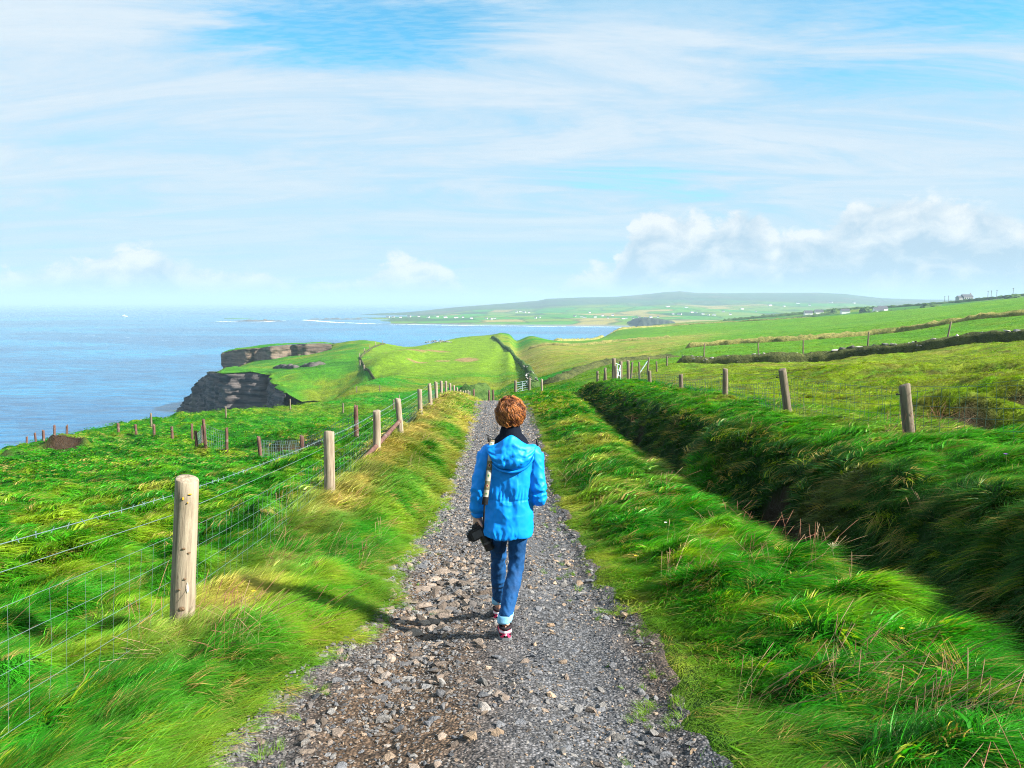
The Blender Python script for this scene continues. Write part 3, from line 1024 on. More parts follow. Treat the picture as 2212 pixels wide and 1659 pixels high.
def lumpy_strip(pts, width, height, seed, step=.6, sides=9, jag=.35, sink=.5, var=1.0, sq=.6):
    """a hedge, bank or wall following a line on the ground"""
    q, s = resample(pts, step)
    tg = np.gradient(q[:, :2], axis=0)
    tg /= np.linalg.norm(tg, axis=1)[:, None] + 1e-9
    nr = np.stack([tg[:, 1], -tg[:, 0]], 1)
    rows = []
    hv = height * (1 + var * (.35 * fbm(s * .35, s * 0 + 2, 3, seed) + .2 * perlin(s * 1.1, s * 0, seed + 4)))
    en = height * 1.2
    hv = hv * sstep(-.1, en, s) * sstep(-.1, en, s[-1] - s)
    for k in range(sides):
        a = math.pi * k / (sides - 1)
        cx, cz = math.cos(a), math.sin(a) ** sq
        w_ = width * .5 * (1 + jag * fbm(s * .5, s * 0 + k * .6, 3, seed + k))
        rows.append(np.stack([q[:, 0] + nr[:, 0] * cx * w_, q[:, 1] + nr[:, 1] * cx * w_,
                              q[:, 2] - sink + cz * (hv + sink) * (1 + jag * .5 * perlin(s * .9, s * 0 + k * .8, seed + 20))], 1))
    return np.concatenate(rows), grid_faces(sides, len(q)), q, hv


def on_ground(uvy):
    return [(P(u, v, y)[0], y, float(ground_z(np.array([P(u, v, y)[0]]), np.array([float(y)]))[0])) for u, v, y in uvy]


def strip_thing(name, label, cat, pts, width, height, matl, seed, part, group=None, **kw):
    q, s = resample(pts, 3.0 if len(pts) < 30 else 6.0)
    q[:, 2] = ground_z(q[:, 0].copy(), q[:, 1].copy())
    o = thing(name, label, cat, tuple(q[0]), group=group)
    V, Fc, q2, hv = lumpy_strip(q, width, height, seed, **kw)
    add_obj(part, mesh_np(part, V - q[0], Fc), matl, o)
    return o, q2, hv


# the overgrown wall that runs from the lane gate to the skyline
ow, qw, hvw = strip_thing('field_wall', 'long overgrown stone wall climbing from the lane gate to the skyline', 'wall',
                          on_ground([(1152, 840, 92), (1148, 815, 135), (1140, 795, 195), (1122, 775, 258), (1100, 755, 315), (1080, 740, 370), (1064, 731, 428)]), 1.5, .95, MAT_HEDGE, 51, 'hedge_growth', jag=.5)
for k in range(60):
    i = int(len(qw) * random.choice((random.uniform(0, .06), random.uniform(.12, .17), random.uniform(0, .5))))
    p = qw[min(i, len(qw) - 1)] - qw[0]
    put_stone(ow, (p[0] - random.uniform(-.4, .9), p[1] - random.uniform(0, .8), p[2] + random.uniform(.2, 1.3)), random.uniform(.18, .42), k, .9)

# the dark earth-and-stone wall across the pasture
od, qd, hvd = strip_thing('field_wall', 'dark earth and stone wall across the pasture with pale capstones', 'wall',
                          on_ground([(1455, 790, 82), (1540, 788, 80), (1640, 786, 78), (1800, 776, 76), (1900, 766, 74), (2050, 748, 71), (2222, 729, 67), (2420, 712, 63)]), 1.6, 0.95, MAT_SCRUB, 52, 'scrub_growth', step=.35, jag=.22, var=.35, sq=.3)
for k in range(90):
    i = random.randrange(len(qd) - 1)
    p = qd[i] - qd[0]
    top = random.random() < .55
    put_stone(od, (p[0] + random.uniform(-.2, .2), p[1] + (random.uniform(-.3, .3) if top else -random.uniform(.55, .8)), p[2] + (hvd[i] * .98 if top else random.uniform(.1, .8))),
              random.uniform(.12, .28), k, .5)
for k, (u, v) in enumerate(((1800, 762), (1818, 760), (1835, 758), (1846, 756), (1905, 752), (1925, 750), (2168, 727), (2190, 726), (1265, 0))):
    if v:
        i = int(np.argmin(np.abs(qd[:, 0] / qd[:, 1] - (u - CU) / F / math.cos(PITCH))))
        p = qd[i] - qd[0]
        put_stone(od, (p[0], p[1] - .2, p[2] + hvd[i] + .02), random.uniform(.35, .55), k, .2)

strip_thing('earth_bank', 'pale rough grass bank between the two bright upper fields', 'bank',
            on_ground([(1480, 752, 162), (1600, 744, 158), (1750, 729, 153), (1900, 716, 150), (2050, 702, 143), (2222, 684, 135), (2450, 662, 126)]), 3.4, .9, MAT_ROUGH, 53, 'rough_grass', step=.8)
strip_thing('earth_bank', 'low rough bank crossing the straw field towards the bay', 'bank',
            on_ground([(1140, 742, 330), (1220, 741, 325), (1330, 738, 330), (1450, 733, 330)]), 3.0, 1.0, MAT_ROUGH, 54, 'rough_grass', step=1.2)
strip_thing('earth_bank', 'broken bank of dark scrub beyond the lane gate', 'bank',
            on_ground([(1190, 812, 100), (1260, 795, 110), (1320, 782, 118), (1400, 776, 122), (1470, 772, 124)]), 2.5, .8, MAT_SCRUB, 55, 'scrub_growth', step=.6)
strip_thing('hedge', 'dark hedge below the lane where the track drops away', 'hedge',
            on_ground([(985, 862, 84), (1020, 862, 86), (1050, 862, 88), (1066, 862, 90)]), 2.4, 1.5, MAT_HEDGE, 56, 'hedge_growth', step=.5)
strip_thing('field_wall', 'short grey wall curving down the headland field edge', 'wall',
            on_ground([(832, 742, 372), (800, 760, 310), (778, 778, 262), (790, 797, 225), (812, 806, 205)]), 0.7, .55, MAT_SCRUB, 57, 'stone_courses', step=.8)
strip_thing('earth_bank', 'rough boundary bank along the skyline above the bay', 'bank',
            on_ground([(1200, 727, 470), (1330, 716, 590), (1450, 709, 620), (1600, 701, 600), (1760, 691, 550)]), 4.0, 1.5, MAT_ROUGH, 58, 'rough_grass', step=2.0)

for lb_, pts_ in (('upper dark rock ledge breaking the green headland slope', [(598, 793, 268), (622, 796, 260), (640, 806, 250)]), ('lower dark rock ledge beside the first on the headland slope', [(655, 799, 250), (680, 801, 246), (700, 797, 250)])):
    strip_thing('rock_ledge', lb_, 'rock', on_ground(pts_), 2.4, .9, MAT_ROCK, 61, 'rock_face', step=.5, jag=.5)

HEDGES = [[(1400, 703, 760), (1500, 699, 790), (1640, 692, 820), (1760, 686, 800)], [(1460, 699, 900), (1560, 693, 900), (1680, 687, 910), (1800, 680, 900)], [(1560, 691, 1020), (1680, 684, 1000), (1800, 677, 985), (1900, 671, 960)],
          [(1640, 687, 1080), (1760, 678, 1060), (1860, 671, 1010), (1960, 665, 960)], [(1780, 681, 830), (1880, 674, 790), (1980, 668, 700)], [(1900, 669, 930), (1990, 662, 900), (2080, 655, 880)], [(2060, 656, 820), (2140, 648, 780), (2240, 640, 740)]]
HL = ['lowest dark hedge line above the dark bay cliff', 'second dark hedge line up from the bay cliff', 'third dark hedge line on the further fields', 'topmost hedge line on the further fields', 'hedge line meeting the bright field brow', 'hedge running up towards the hilltop house', 'hedge along the hilltop beyond the house']
for k, h in enumerate(HEDGES):
    strip_thing('hedge', HL[k], 'hedge', on_ground(h), 6.0, 2.6, MAT_HEDGE, 70 + k, 'hedge_growth', group='far field hedges', step=2.5, sides=7, jag=.6)


# ------------------------------------------------------------------ houses, poles, rocks far off
def gable(w_, d_, h_, rh, over=.3):
    """walls and roof of a small house as two meshes"""
    a, b = w_ / 2, d_ / 2
    wv = [(-a, -b, -1), (a, -b, -1), (a, b, -1), (-a, b, -1), (-a, -b, h_), (a, -b, h_), (a, b, h_), (-a, b, h_), (-a, 0, h_ + rh), (a, 0, h_ + rh)]
    wf = [(0, 1, 5, 4), (2, 3, 7, 6), (1, 2, 6, 9, 5), (3, 0, 4, 8, 7)]
    o = over
    k = rh / b
    rv = [(-a - o, -b - o, h_ - o * k + .1), (a + o, -b - o, h_ - o * k + .1), (a + o, 0, h_ + rh + .1), (-a - o, 0, h_ + rh + .1), (-a - o, b + o, h_ - o * k + .1), (a + o, b + o, h_ - o * k + .1)]
    rf = [(0, 1, 2, 3), (3, 2, 5, 4)]
    return wv, wf, rv, rf


MAT_WHITE = plain('white_render', (.80, .80, .78), .8, .06, 3)
MAT_GREYR = plain('grey_render', (.30, .31, .33), .8, .15, 1)
MAT_SLATE = plain('slate', (.07, .075, .09), .6, .2, 3)
MAT_GLASS = plain('window_glass', (.03, .04, .05), .15, .2, 3, .5)

hw = gable(14, 8, 3.4, 3.4)
house_me = bpy.data.meshes.new('far_house')
house_me.from_pydata(hw[0] + hw[2], [], hw[1] + [tuple(i + 10 for i in f) for f in hw[3]])
house_me.materials.append(MAT_WHITE)
house_me.materials.append(MAT_SLATE)
for i, p in enumerate(house_me.polygons):
    p.material_index = 0 if i < 4 else 1
HOUSES = [(820, 685), (838, 686), (850, 685.5), (866, 686), (884, 685), (905, 684.5), (925, 686), (945, 685), (962, 686), (985, 687), (1000, 686), (1018, 688), (1050, 689), (1060, 690), (1068, 689), (1115, 675), (1124, 674), (1132, 675.5), (1142, 676),
          (1156, 688), (1164, 687), (1240, 684), (1255, 685), (1262, 686.5), (1272, 676), (1284, 685.5), (1300, 683), (1312, 688), (1322, 682), (1345, 689), (1352, 688), (1366, 689), (1380, 687), (1392, 688), (1404, 686), (1420, 686), (1440, 663), (1452, 679), (1466, 680), (1480, 665), (1492, 675), (1500, 676),
          (1516, 679), (1528, 681), (1540, 681), (1560, 674), (1575, 680), (1600, 668), (1630, 674), (1660, 660), (1690, 662), (1720, 656), (1745, 660), (1790, 654), (1840, 655), (1900, 652)]
for k, (u, v) in enumerate(HOUSES):
    a = (u - CU) / F
    ys = np.linspace(1700, 5600, 900)
    zz, tt = hill_z(a * ys, ys)
    vv = CV - (np.tan(np.arctan(zz / ys) + PITCH)) * F
    ok = np.where((tt > .02) & (vv <= v + .2))[0]
    i = ok[0] if len(ok) else 300
    o = add_obj('cottage', house_me, None, None, None, 'tiny white cottage among the hazy fields across the bay', 'house', 'cottages scattered across the bay')
    sc_ = ys[i] / 4200
    o.location = (a * ys[i], ys[i], zz[i] + .4)
    o.scale = (sc_ * random.uniform(.7, 1.5), sc_ * 1.1, sc_ * random.uniform(.8, 1.15))
    o.rotation_euler = (0, 0, random.uniform(-.6, .6))

WH = [(1825, 664.5, 880, 'white gabled house half hidden by dark hedges left of centre ridge'), (1896, 673, 800, 'white gabled house on the nearer of the hedged fields'), (1905, 669, 820, 'small white house beside a dark tree clump'),
      (1768, 674, 940, 'low white farmhouse at the left end of the hedged ridge'), (1745, 676, 950, 'tiny white outbuilding left of the low farmhouse')]
for u, v, y, lb in WH:
    x_, y_, z_ = on_ground([(u, v, y)])[0]
    h = thing('cottage', lb, 'house', (x_, y_, z_), random.uniform(-.3, .3))
    g = gable(9, 6, 2.8, 2.6)
    add_obj('wall', mesh_np('wall', g[0], g[1], False), MAT_WHITE, h)
    add_obj('roof', mesh_np('roof', g[2], g[3], False), MAT_SLATE, h)

x_, y_, z_ = on_ground([(2086, 655, 860)])[0]
bh = thing('farmhouse', 'grey two storey farmhouse on the hilltop skyline', 'house', (x_, y_, z_ - .5), .15)


def boxes(name, lst, matl, parent, smooth=False):
    bm = bmesh.new()
    for (cx, cy, cz, sx_, sy_, sz_) in lst:
        bmesh.ops.create_cube(bm, size=1.0, matrix=Matrix.Translation((cx, cy, cz)) @ Matrix.Diagonal((sx_, sy_, sz_, 1)))
    me = bpy.data.meshes.new(name)
    bm.to_mesh(me)
    bm.free()
    return add_obj(name, me, matl, parent)


g = gable(11, 7, 6.0, 2.6)
add_obj('wall', mesh_np('wall', g[0], g[1], False), MAT_GREYR, bh)
add_obj('roof', mesh_np('roof', g[2], g[3], False), MAT_SLATE, bh)
g = gable(5, 6, 5.0, 2.2)
wl = add_obj('wing_wall', mesh_np('wing_wall', g[0], g[1], False), MAT_GREYR, bh)
wl.location = (-8.2, 0, 0)
wl = add_obj('wing_roof', mesh_np('wing_roof', g[2], g[3], False), MAT_SLATE, bh)
wl.location = (-8.2, 0, 0)
boxes('chimney', [(4.6, 0, 9.2, 1, 1, 2.0)], MAT_GREYR, bh)
for i in range(4):
    for j in range(2):
        boxes('window', [(-4 + i * 2.6, -3.53, 1.8 + 2.6 * j, 1.1, .12, 1.4)], MAT_GLASS, bh)

MAT_POLE = plain('pole_wood', (.12, .11, .11), .9, .2, 2)
for k, (u, y, lb) in enumerate(((2040, 900, 'thin utility pole left of the hilltop farmhouse'), (2048, 880, 'second thin utility pole left of the hilltop farmhouse'), (2133, 780, 'first utility pole right of the farmhouse on the skyline'), (2140, 770, 'second utility pole right of the farmhouse on the skyline'), (2152, 760, 'third utility pole right of the farmhouse on the skyline'), (2187, 730, 'lone utility pole farthest right on the skyline'))):
    x_, y_, z_ = on_ground([(u, 640, y)])[0]
    o = thing('utility_pole', lb, 'pole', (x_, y_, z_), group='utility poles on the skyline')
    boxes('post', [(0, 0, 4.4, .3, .3, 9.0)], MAT_POLE, o)
    boxes('crossarm', [(0, 0, 8.3, 1.8, .2, .2)], MAT_POLE, o)


def clump_mesh(name, rx, ry, rz, seed, n=3):
    bm = bmesh.new()
    bmesh.ops.create_icosphere(bm, subdivisions=n, radius=1)
    V = np.array([v.co[:] for v in bm.verts])
    d = 1 + .35 * fbm(V[:, 0] * 2.2 + seed, V[:, 1] * 2.2 + V[:, 2] * 1.7, 3, seed) + .2 * perlin(V[:, 0] * 6, V[:, 2] * 6 + V[:, 1] * 3, seed)
    for v, k in zip(bm.verts, d):
        v.co = Vector((v.co.x * rx * k, v.co.y * ry * k, max(v.co.z, -.4) * rz * k))
    me = bpy.data.meshes.new(name)
    bm.to_mesh(me)
    bm.free()
    return me


for k, (u, v, y, rx, rz, lb) in enumerate(((2012, 666, 700, 11, 5.0, 'rounded dark thicket on the brow below the farmhouse'), (1985, 668, 640, 5, 3, 'small grey scrub beside the dark thicket'), (1868, 668, 850, 6, 5, 'dark tree clump between the two white houses'), (1800, 671, 900, 4, 6, 'upright dark tree beside the low farmhouse'), (2190, 640, 720, 9, 3.0, 'low dark scrub on the skyline farthest right'))):
    x_, y_, z_ = on_ground([(u, v, y)])[0]
    o = thing('thicket', lb, 'bushes', (x_, y_, z_))
    add_obj('crown', clump_mesh('crown', rx, rx * .6, rz, 90 + k), MAT_HEDGE, o)

# the dark headland at the bay's end, low reefs
x_, y_ = sea_pt(1408, 706)
_a = np.linspace(0, 1, 60)
rows = []
for k, (dyy, hh) in enumerate(((0, -2), (4, 6), (7, 14), (9, 20), (22, 22), (120, 20), (220, 5), (230, -4))):
    prof = np.interp(_a, [0, .06, .16, .3, .7, 1], [.05, .45, .9, 1.0, .85, .55])
    rows.append(np.stack([-34 + _a * 86, dyy + 3 * perlin(_a * 9, _a * 0 + k, 3) + 0 * _a, np.maximum(hh, -4) * prof + 1.2 * perlin(_a * 14, _a * 0 + k * .4, 6)], 1))
V = np.concatenate(rows)
dh = thing('dark_headland', 'small dark headland at the end of the bay', 'headland', (x_, y_, SEA))
add_obj('rock_face', mesh_np('headland_rock', V, grid_faces(len(rows), 60)), leaf_material('headland_dark', (.02, .028, .022), (.06, .075, .05)), dh)
dh.scale = (.95, 1.0, .85)


def reef(name, label, u0, u1, v, hgt, seed, dep=40):
    p0, p1 = sea_pt(u0, v), sea_pt(u1, v)
    L = np.linalg.norm(p1 - p0)
    a = np.linspace(0, 1, 80)
    b = np.linspace(0, 1, 9)
    A, B = np.meshgrid(a, b)
    z = hgt * np.sin(np.pi * A) ** .6 * np.sin(np.pi * B) ** .5 * (.7 + .7 * fbm(A * 9, B * 2, 3, seed)) - .8
    V = np.stack([p0[0] + (p1 - p0)[0] * A, p0[1] + (p1 - p0)[1] * A + (B - .5) * dep, SEA + z], -1).reshape(-1, 3)
    V0 = np.array((p0[0], p0[1], SEA))
    o = thing(name, label, 'island', tuple(V0))
    add_obj('rock_shelf', mesh_np('rock_shelf', V - V0, grid_faces(9, 80)), MAT_ROCK, o)


reef('rock_island', 'low grey rock island ringed by surf in the bay', 505, 612, 694, 5.5, 5)
reef('rock_island', 'flat rocky reef off the end of the far point', 655, 800, 690, 4.5, 6)
reef('rock_island', 'long dark shore reef below the far white houses', 770, 1110, 700, 3.0, 9)

# a small boat far out
bx_, by_ = sea_pt(268, 684)
boat = thing('boat', 'tiny white boat with a wake far out at left', 'boat', (bx_, by_, SEA))
hv_ = []
for x_, w_, z_ in ((-10, 2.2, 1.6), (-4, 2.9, 1.7), (4, 2.8, 2.0), (9, 1.6, 2.6), (12, .1, 3.0)):
    hv_ += [(x_, -w_, z_), (x_ * .95, -w_ * .6, -.8), (x_ * .95, w_ * .6, -.8), (x_, w_, z_)]
fc2 = [(k * 4 + a, k * 4 + a + 1, k * 4 + a + 5, k * 4 + a + 4) for k in range(4) for a in range(3)] + [(0, 3, 2, 1)] + [(k * 4 + 3, k * 4, k * 4 + 4, k * 4 + 7) for k in range(4)]
add_obj('hull', mesh_np('hull', hv_, fc2, False), MAT_WHITE, boat)
boxes('cabin', [(-1, 0, 3.2, 8, 4, 2.8), (0.5, 0, 5.3, 4.5, 3, 1.4)], MAT_WHITE, boat)

# ------------------------------------------------------------------ the lane
def lane_z(x, y):
    z = near_profile(x, y)
    n = .018 * fbm(x * 2.2, y * 1.4, 3, 201) + .010 * perlin(x * 7, y * 6, 203)
    rut = -.035 * np.exp(-((x + .62) / .22) ** 2) - .022 * np.exp(-((x - .42) / .25) ** 2)
    return z + n + rut + .012


def lane_material():
    m, t, b, o = mat('lane_gravel')
    at = t.new('ShaderNodeVertexColor', layer_name='Col')
    tc = t.new('ShaderNodeTexCoord')
    vo = t.new('ShaderNodeTexVoronoi', feature='F1')
    vo.inputs['Scale'].default_value = 62.0
    vo.inputs['Randomness'].default_value = 1.0
    t.link(tc.outputs['Object'], vo.inputs['Vector'])
    vo2 = t.new('ShaderNodeTexVoronoi', feature='F1')
    vo2.inputs['Scale'].default_value = 24.0
    t.link(tc.outputs['Object'], vo2.inputs['Vector'])
    sp = t.new('ShaderNodeSeparateColor')
    t.link(vo.outputs['Color'], sp.inputs[0])
    n = t.noise(tc.outputs['Object'], 3.5, 6.0, .7)
    k = t.math('MULTIPLY', t.ramp(sp.outputs[0], 0, 1, .45, 1.5), t.ramp(n, .25, .75, .7, 1.25))
    k = t.math('MULTIPLY', k, t.ramp(vo.outputs['Distance'], .25, .75, 1.1, .45))
    vm = t.new('ShaderNodeVectorMath', operation='SCALE')
    t.link(at.outputs[0], vm.inputs[0])
    t.link(k, vm.inputs['Scale'])
    t.link(vm.outputs[0], b.inputs['Base Color'])
    b.inputs['Roughness'].default_value = .85
    h = t.math('ADD', t.math('MULTIPLY', vo.outputs['Distance'], -.6), t.math('MULTIPLY', vo2.outputs['Distance'], -.8))
    bump(t, b, h, .9, .015)
    return m


_ly = np.concatenate([np.linspace(-3, 2, 60)[:-1], np.geomspace(2.0, 62, 520)])
_lu = np.linspace(0, 1, 90)
LU, LY = np.meshgrid(_lu, _ly)
LX = edge_l(LY) - .22 + (edge_r(LY) - edge_l(LY) + .44) * LU
lx, ly = LX.ravel(), LY.ravel()
lz = lane_z(lx, ly)
dd = np.minimum(lx - edge_l(ly), edge_r(ly) - lx)
lz = lz - .07 * (1 - sstep(-.22, .02, dd))
lme = mesh_np('lane', np.stack([lx, ly, lz], 1), grid_faces(len(_ly), len(_lu)))
GREY, DIRT, TAN = np.array((.112, .115, .124)), np.array((.082, .056, .038)), np.array((.19, .15, .11))
lc = np.tile(GREY, (len(lx), 1))
n_ = fbm(lx * 1.6, ly * .9, 3, 211)
lft = np.exp(-((lx + .62) / .48) ** 2) * (1 - sstep(6.5, 12, ly)) * sstep(.6, 2.2, ly)
lc = mixc(lc, np.clip(lft * (1.1 + .8 * n_), 0, .97), np.array((.105, .068, .042)))
rgt = np.exp(-((lx - .9) / .28) ** 2)
lc = mixc(lc, np.clip(rgt * (.5 + .8 * n_), 0, .85), DIRT)
tan = np.exp(-((lx + .25) / .5) ** 2) * np.exp(-((ly - 18) / 6) ** 2)
lc = mixc(lc, np.clip(tan * (.4 + .9 * n_), 0, .8), TAN)
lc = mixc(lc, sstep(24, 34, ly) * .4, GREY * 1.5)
lc = lc * (1 + .15 * n_)[:, None]
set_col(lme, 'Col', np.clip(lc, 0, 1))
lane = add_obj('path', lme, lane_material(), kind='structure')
lane['label'] = 'rough stony grey lane leading downhill between grass verges'


# ------------------------------------------------------------------ scattering by instances
def scatter(name, pos, rot, scl, idx, col, sources, label, cat=None, parent=None):
    """one object that sets copies of the source meshes at the given points"""
    n = len(pos)
    me = bpy.data.meshes.new(name)
    me.vertices.add(n)
    me.vertices.foreach_set('co', np.ascontiguousarray(pos, np.float32).ravel())
    for nm, ty, arr, prop in (('rot', 'FLOAT_VECTOR', rot, 'vector'), ('scl', 'FLOAT_VECTOR', scl, 'vector'), ('idx', 'INT', idx, 'value'), ('tint', 'FLOAT_VECTOR', col, 'vector')):
        a = me.attributes.new(nm, ty, 'POINT')
        a.data.foreach_set(prop, np.ascontiguousarray(arr, np.int32 if ty == 'INT' else np.float32).ravel())
    o = add_obj(name, me, None, parent, 'stuff', label, cat)
    src = bpy.data.collections.new(name + '_source')
    for k, (sm, mt) in enumerate(sources):
        so = bpy.data.objects.new('%s_src_%02d' % (name, k), sm)
        if mt is not None and len(sm.materials) == 0:
            sm.materials.append(mt)
        src.objects.link(so)
    ng = bpy.data.node_groups.new(name + '_nodes', 'GeometryNodeTree')
    ng.interface.new_socket('Geometry', in_out='INPUT', socket_type='NodeSocketGeometry')
    ng.interface.new_socket('Geometry', in_out='OUTPUT', socket_type='NodeSocketGeometry')
    N = ng.nodes
    gi, go = N.new('NodeGroupInput'), N.new('NodeGroupOutput')
    ci = N.new('GeometryNodeCollectionInfo')
    ci.inputs['Collection'].default_value = src
    ci.inputs['Separate Children'].default_value = True
    ci.inputs['Reset Children'].default_value = True
    ip = N.new('GeometryNodeInstanceOnPoints')
    ip.inputs['Pick Instance'].default_value = True

    def attr(nm, ty):
        a = N.new('GeometryNodeInputNamedAttribute')
        a.data_type = ty
        a.inputs['Name'].default_value = nm
        return [s for s in a.outputs if s.enabled and s.name == 'Attribute'][0]
    e2r = N.new('FunctionNodeEulerToRotation')
    L = ng.links.new
    L(gi.outputs[0], ip.inputs['Points'])
    L(ci.outputs[0], ip.inputs['Instance'])
    L(attr('idx', 'INT'), ip.inputs['Instance Index'])
    L(attr('rot', 'FLOAT_VECTOR'), e2r.inputs[0])
    L(e2r.outputs[0], ip.inputs['Rotation'])
    L(attr('scl', 'FLOAT_VECTOR'), ip.inputs['Scale'])
    L(ip.outputs[0], go.inputs[0])
    md = o.modifiers.new('scatter', 'NODES')
    md.node_group = ng
    return o


# loose stones: the largest are objects of their own, the rest one mass of gravel
def lane_points(n, y0, y1, bias=1.0):
    y = np.exp(rng.uniform(math.log(y0), math.log(y1), n))
    u = rng.uniform(0.0, 1.0, n)
    x = edge_l(y) - .05 + (edge_r(y) - edge_l(y) + .04) * u
    return x, y


def stone_weight(x, y):
    w_ = .30 + .55 * np.clip(fbm(x * 1.3, y * .9, 2, 231) + .3, 0, 1)
    w_ += .75 * np.exp(-((x + .62) / .34) ** 2) * sstep(3.0, 4.0, y) * (1 - sstep(9, 14, y))
    w_ += .5 * np.exp(-((x - edge_l(y)) / .16) ** 2)
    return w_


gx_, gy_ = lane_points(60000, 2.2, 40)
kp = rng.uniform(0, 1.3, len(gx_)) < stone_weight(gx_, gy_)
gx_, gy_ = gx_[kp], gy_[kp]
sz = .0068 * np.exp(np.abs(rng.normal(0, .55, len(gx_)))) * np.clip(gy_ / 4.0, .8, 6) ** .75
sz = np.minimum(sz, .04)
gz_ = lane_z(gx_, gy_) + sz * .12
n = len(gx_)
scatter('gravel', np.stack([gx_, gy_, gz_], 1), np.stack([rng.normal(0, .3, n), rng.normal(0, .3, n), rng.uniform(0, 6.28, n)], 1), np.stack([sz, sz * rng.uniform(.6, 1, n), sz * rng.uniform(.7, 1.3, n)], 1),
        rng.integers(0, 12, n), np.ones((n, 3)), [(m_, None) for m_ in GSTONES], 'loose grey gravel lying over the stony lane', None, lane)

bx_, by_ = lane_points(5200, 2.9, 15)
kp = rng.uniform(0, 1.9, len(bx_)) < stone_weight(bx_, by_) ** 1.5
bx_, by_ = bx_[kp][:700], by_[kp][:700]
slab = np.exp(-((bx_ + .55) / .34) ** 2) * np.exp(-((by_ - 6.2) / 1.9) ** 2)
bs = rng.uniform(.022, .050, len(bx_)) * (1 + 1.15 * slab * rng.uniform(.3, 1.1, len(bx_))) * np.clip(by_ / 5, 1, 1.5)
o_ = np.argsort(-bs / by_)[:285]
for i in o_:
    x_, y_ = float(bx_[i]), float(by_[i])
    z_ = float(lane_z(np.array([x_]), np.array([y_]))[0])
    s_ = float(bs[i])
    k = random.choice((0, 3, 3, 9, 9, 1, 5, 6)) if slab[i] > .3 else random.randrange(12)
    put_stone(lane, (x_, y_, z_ + s_ * .07), s_, k, .2, WSTONES if (slab[i] > .2 or (x_ < -.25 and random.random() < .5) or random.random() < .12) else GSTONES)
for (u, v, s_, k) in ((1047, 1530, .062, 0), (880, 1467, .05, 3), (925, 1485, .052, 9), (845, 1545, .045, 1), (716, 1540, .036, 4), (1085, 1430, .035, 2), (740, 1660, .045, 5), (838, 1640, .05, 6), (820, 1345, .075, 3), (870, 1340, .075, 9), (895, 1365, .07, 0), (960, 1335, .085, 3), (985, 1275, .06, 9), (1000, 1255, .055, 3)):
    q = 2.6
    for _ in range(400):
        p = P(u, v, q)
        if p[2] < float(lane_z(np.array([p[0]]), np.array([q]))[0]):
            break
        q += .02
    put_stone(lane, (p[0], q, p[2] + s_ * .12), s_, k, .15, WSTONES if v < 1400 else GSTONES)

# ------------------------------------------------------------------ fences
def wood_material(name, dark, light, tipc, grain=1.0):
    m, t, b, o = mat(name)
    tc = t.new('ShaderNodeTexCoord')
    oi = t.new('ShaderNodeObjectInfo')
    off = t.new('ShaderNodeVectorMath', operation='ADD')
    cb = t.new('ShaderNodeCombineXYZ')
    t.link(t.math('MULTIPLY', oi.outputs['Random'], 37.0), cb.inputs[0])
    t.link(t.math('MULTIPLY', oi.outputs['Random'], 11.0), cb.inputs[2])
    t.link(tc.outputs['Object'], off.inputs[0])
    t.link(cb.outputs[0], off.inputs[1])
    mp = t.new('ShaderNodeMapping')
    mp.inputs['Scale'].default_value = (26 * grain, 26 * grain, 1.7)
    t.link(off.outputs[0], mp.inputs[0])
    g = t.noise(mp.outputs[0], 1.0, 6.0, .7, .4)
    blot = t.noise(off.outputs[0], 4.0, 5.0, .65)
    c = t.mix(t.ramp(g, .3, .68), dark, light)
    c = t.mix(t.ramp(blot, .52, .8, 0, .55), c, tipc)
    crack = t.ramp(g, .27, .36, .15, 1.0)
    vm = t.new('ShaderNodeVectorMath', operation='SCALE')
    t.link(c, vm.inputs[0])
    t.link(crack, vm.inputs['Scale'])
    t.link(vm.outputs[0], b.inputs['Base Color'])
    b.inputs['Roughness'].default_value = .85
    bump(t, b, g, .8, .012)
    return m


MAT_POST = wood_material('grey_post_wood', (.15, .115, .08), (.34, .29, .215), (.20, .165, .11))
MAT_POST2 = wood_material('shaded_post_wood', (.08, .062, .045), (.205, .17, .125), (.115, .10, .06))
MAT_OLD = wood_material('old_red_post_wood', (.055, .026, .022), (.16, .085, .065), (.42, .40, .37), .6)
MAT_LICHEN = plain('orange_lichen', (.55, .30, .03), .9, .3, 90)
MAT_STAIN = plain('pale_scrape', (.62, .52, .45), .8, .15, 40)
MAT_KNOT = plain('wood_knot', (.13, .085, .05), .85, .3, 60)
m_, t_, b_, o_ = mat('galvanised_wire')
b_.inputs['Base Color'].default_value = (.30, .42, .46, 1)
b_.inputs['Metallic'].default_value = .55
b_.inputs['Roughness'].default_value = .45
tcw = t_.new('ShaderNodeTexCoord')
nw_ = t_.noise(tcw.outputs['Object'], 3.0, 4, .6)
t_.link(t_.mix(nw_, (.14, .23, .24), (.30, .40, .43)), b_.inputs['Base Color'])
MAT_WIRE = m_
MAT_GREENWIRE = plain('green_wire', (.035, .10, .075), .5, .3, 5, .4)
MAT_STEEL = plain('gate_steel', (.42, .52, .56), .4, .2, 6, .5)
MAT_BLACK = plain('black_fitting', (.015, .015, .017), .5, .2, 20, .4)


